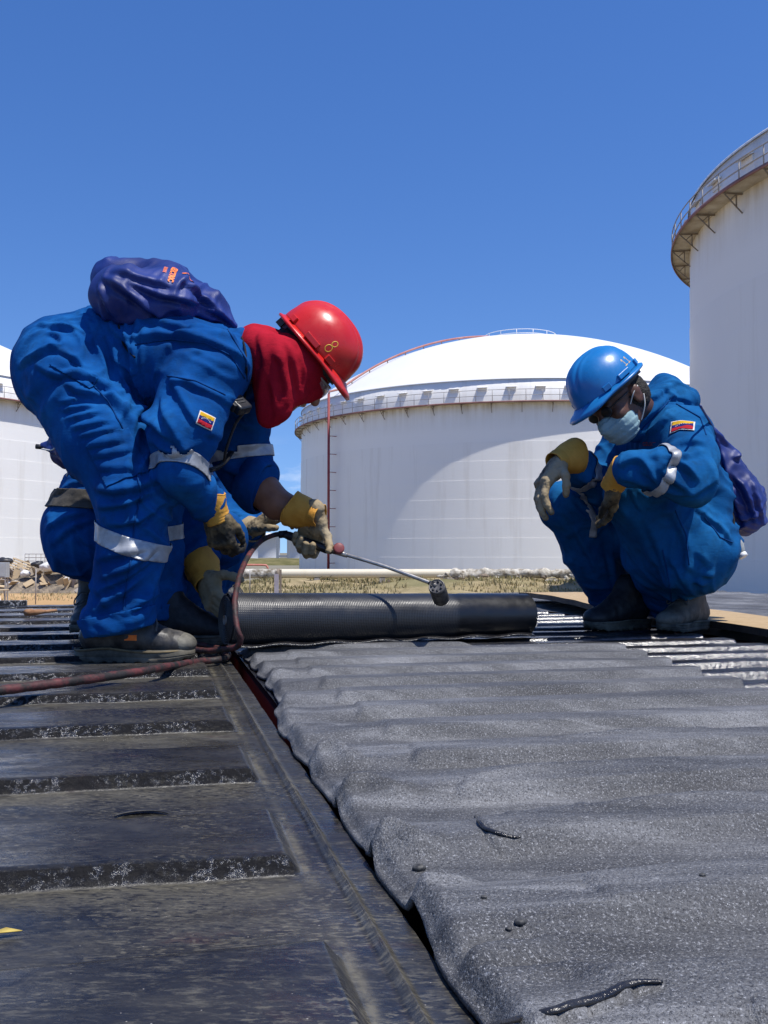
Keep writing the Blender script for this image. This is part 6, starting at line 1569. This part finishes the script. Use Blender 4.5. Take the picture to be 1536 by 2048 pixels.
# ------------------------------------------------------------------ worker 3: crouching behind the first one, holding the roll
w3 = thing('person', tuple(G(330, 1262)), 'person in blue coverall with dark belt, crouching behind the bending worker, gripping the roll', 'person')
nh3, fh3 = J(182, 1078, 3.66, 80), J(195, 1070, 3.92, 76)
nk3, fk3 = J(440, 1078, 3.58, 52), J(476, 1050, 3.86, 46)
na3, fa3 = J(330, 1225, 3.70, 44), J(395, 1205, 3.94, 44)
nsh3, fsh3 = J(372, 905, 3.58, 54), J(405, 905, 3.92, 48)
nel3, fel3 = J(372, 1065, 3.46, 46), J(440, 1030, 3.92, 40)
nwr3, fwr3 = J(404, 1135, 3.42, 36), J(492, 1062, 3.74, 32)
C3 = Sdf()
C3.cap(P(175, 1070, 3.66), P(180, 1068, 3.90), RP(86, 3.7), RP(84, 3.8), .05)
C3.cap(P(180, 1060, 3.78), P(205, 1000, 3.78), RP(84, 3.78), RP(84, 3.78), .05)
C3.cap(P(205, 1000, 3.68), P(330, 925, 3.66), RP(80, 3.7), RP(80, 3.66), .05); C3.cap(P(205, 1000, 3.88), P(335, 925, 3.86), RP(80, 3.88), RP(78, 3.86), .05)
C3.cap(P(345, 925, 3.62), P(362, 925, 3.88), RP(72, 3.65), RP(70, 3.85), .05)
C3.chain([nh3, (nh3[0]*.5+nk3[0]*.5, RP(64, 3.6)), nk3], .05); C3.chain([nk3, (nk3[0]*.5+na3[0]*.5, RP(48, 3.65)), na3], .03)
C3.chain([fh3, (fh3[0]*.5+fk3[0]*.5, RP(60, 3.9)), fk3], .05); C3.chain([fk3, fa3], .03)
C3.chain([nsh3, nel3], .04); C3.chain([nel3, nwr3], .03); C3.chain([fsh3, fel3], .04); C3.chain([fel3, fwr3], .03)
ST3 = [([(95, 1060), (130, 1035), (175, 1025)], .011, .011), ([(105, 1090), (140, 1060), (185, 1040)], .010, .010), ([(120, 985), (150, 968), (180, 962)], .010, .009), ([(355, 1090), (390, 1060), (420, 1045)], .012, .011), ([(360, 1120), (395, 1095), (425, 1060)], .011, .010), ([(370, 1140), (410, 1120), (440, 1112)], .010, .008), ([(150, 1050), (165, 1080), (190, 1095)], .009, .008)]
ax3 = [(nh3[0], nk3[0]), (nk3[0], na3[0]), (fh3[0], fk3[0]), (P(180, 1060, 3.78), P(340, 925, 3.76)), (nsh3[0], nel3[0]), (nel3[0], nwr3[0]), (fsh3[0], fel3[0])]
B3 = garment(C3, .0072, ax3, [(nk3[0], .10), (nh3[0], .12), (nel3[0], .11), (nwr3[0], .08), (fk3[0], .09), (P(190, 1010, 3.7), .10)], .0075, .0110, 8.5, ST3, 23)
obj('coverall', *B3, M_BLUE, w3); BV3 = surface(B3)
hc3 = P(372, 800, 3.78); hR3 = frame(unit(np.array([.80, -.05, -.60])), np.array([.60, 0, .80]))
s = Sdf(); head_prims(s, hc3, hR3, P(350, 890, 3.78))
s.cap(P(350, 890, 3.78), P(205, 1000, 3.78), .08, .10, .05); s.cap(P(205, 1000, 3.78), P(180, 1065, 3.78), .10, .10, .05)
for ch in ([(nh3[0], .07), (nk3[0], .05), (na3[0], .04)], [(fh3[0], .07), (fk3[0], .045), (fa3[0], .04)], [(P(350, 915, 3.68), .06), (nsh3[0], .05), (nel3[0], .036), (nwr3[0], .03)], [(P(380, 915, 3.85), .06), (fsh3[0], .045), (fel3[0], .034), (fwr3[0], .028)]): s.chain(ch, .03)
v, f = s.mesh(.0065); body3 = obj('body', v, f, M_SKIN2, w3); eyes(hc3, hR3, body3)
helmet(w3, hc3+hR3[:, 2]*.035, hR3[:, 0], hR3[:, 2], M_HELM_B, .98)
o = band('belt', B3, P(190, 1003, 3.74), unit(P(206, 985, 3.78)-P(198, 1060, 3.78))*[.8, 1, 1], .062, .24, M_BLACK, w3, .007, .004)
o.data.materials[0] = simple('dusty_dark_belt', (.030, .026, .020), (.075, .066, .052), 22, .8, bump=.4)
band('reflective_tape', B3, nk3[0]*.9+nh3[0]*.1+np.array([0, 0, -.0]), unit(nk3[0]-nh3[0])+np.array([.0, 0, -.3]), .040, .12, M_TAPE, w3)
pts = [hit(BV3, *q) for q in ((405, 860), (408, 900), (411, 940), (412, 980), (412, 1010))]
rows = []
for c, n_ in pts:
    for k in (-1, 0, 1): rows.append(c+n_*.006+np.array([1, .1, 0])*.020*k)
o = obj('chest_tape', rows, grid(5, 3), M_TAPE, w3); solid(o, .002)
glove(w3, P(412, 1160, 3.36), P(440, 1235, 3.24)-P(410, 1155, 3.37), np.array([.75, .35, -.1]), True, ((.35, .5, .35), (.4, .55, .4), (.45, .55, .4), (.5, .6, .4)), ((.5, .7, .5), (.75, .45, .6), (.8, .2, .7)), M_GLOVE_G, P(418, 1178, 3.34)-P(396, 1118, 3.43), cuff_len=.105, cr=(.037, .057), size=1.06)
glove(w3, P(505, 1060, 3.70), np.array([.55, -.15, .35]), np.array([.3, -.2, -.9]), False, ((.5, .6, .4),)*4, ((.6, .5, .5), (.8, .1, .5), (.8, 0, .5)), M_GLOVE_G, P(505, 1060, 3.70)-P(462, 1048, 3.82), cuff=True, cuff_mat=M_GLOVE_G, cuff_len=.05, cr=(.040, .046))
boot(w3, G(186, 1258, .030), G(140, 1280, .030)-G(186, 1258, .030), (0, 0, 1), (M_BOOT, M_SOLE, None, M_SOLE_T), .27, True, False, .19)
boot(w3, G(405, 1240, .030), np.array([1, .1, 0]), (0, 0, 1), (M_BOOT, M_SOLE, None, M_SOLE), .28, True, False, .16)
bag3, BB3 = bag('drawstring_bag', [(p(85, 890, 3.74, 7), p(150, 890, 3.74, 36)), (p(150, 890, 3.66, 40), p(250, 860, 3.70, 44)), (p(150, 890, 3.86, 40), p(250, 860, 3.86, 44)), (p(250, 860, 3.78, 46), p(335, 845, 3.78, 10)), (p(135, 905, 3.74, 30), p(200, 900, 3.74, 40))],
    'navy drawstring bag on the back of the crouching worker', [([(85, 895), (110, 905), (140, 915)], .008, .010), ([(100, 880), (120, 890), (150, 900)], .008, .009)], [(P(120, 890, 3.74), P(300, 850, 3.74))], .0065, .04)
obj('corner_eyelet', *tube([P(72, 893, 3.74), P(86, 894, 3.74)], .009, 10), M_BLACK, bag3)
obj('drawstring', *tube(catmull([P(84, 898, 3.70), P(104, 900, 3.63), P(118, 890, 3.6), P(130, 910, 3.58), P(138, 935, 3.6), P(133, 952, 3.62)], 6), .003, 6), M_LOOP, bag3)
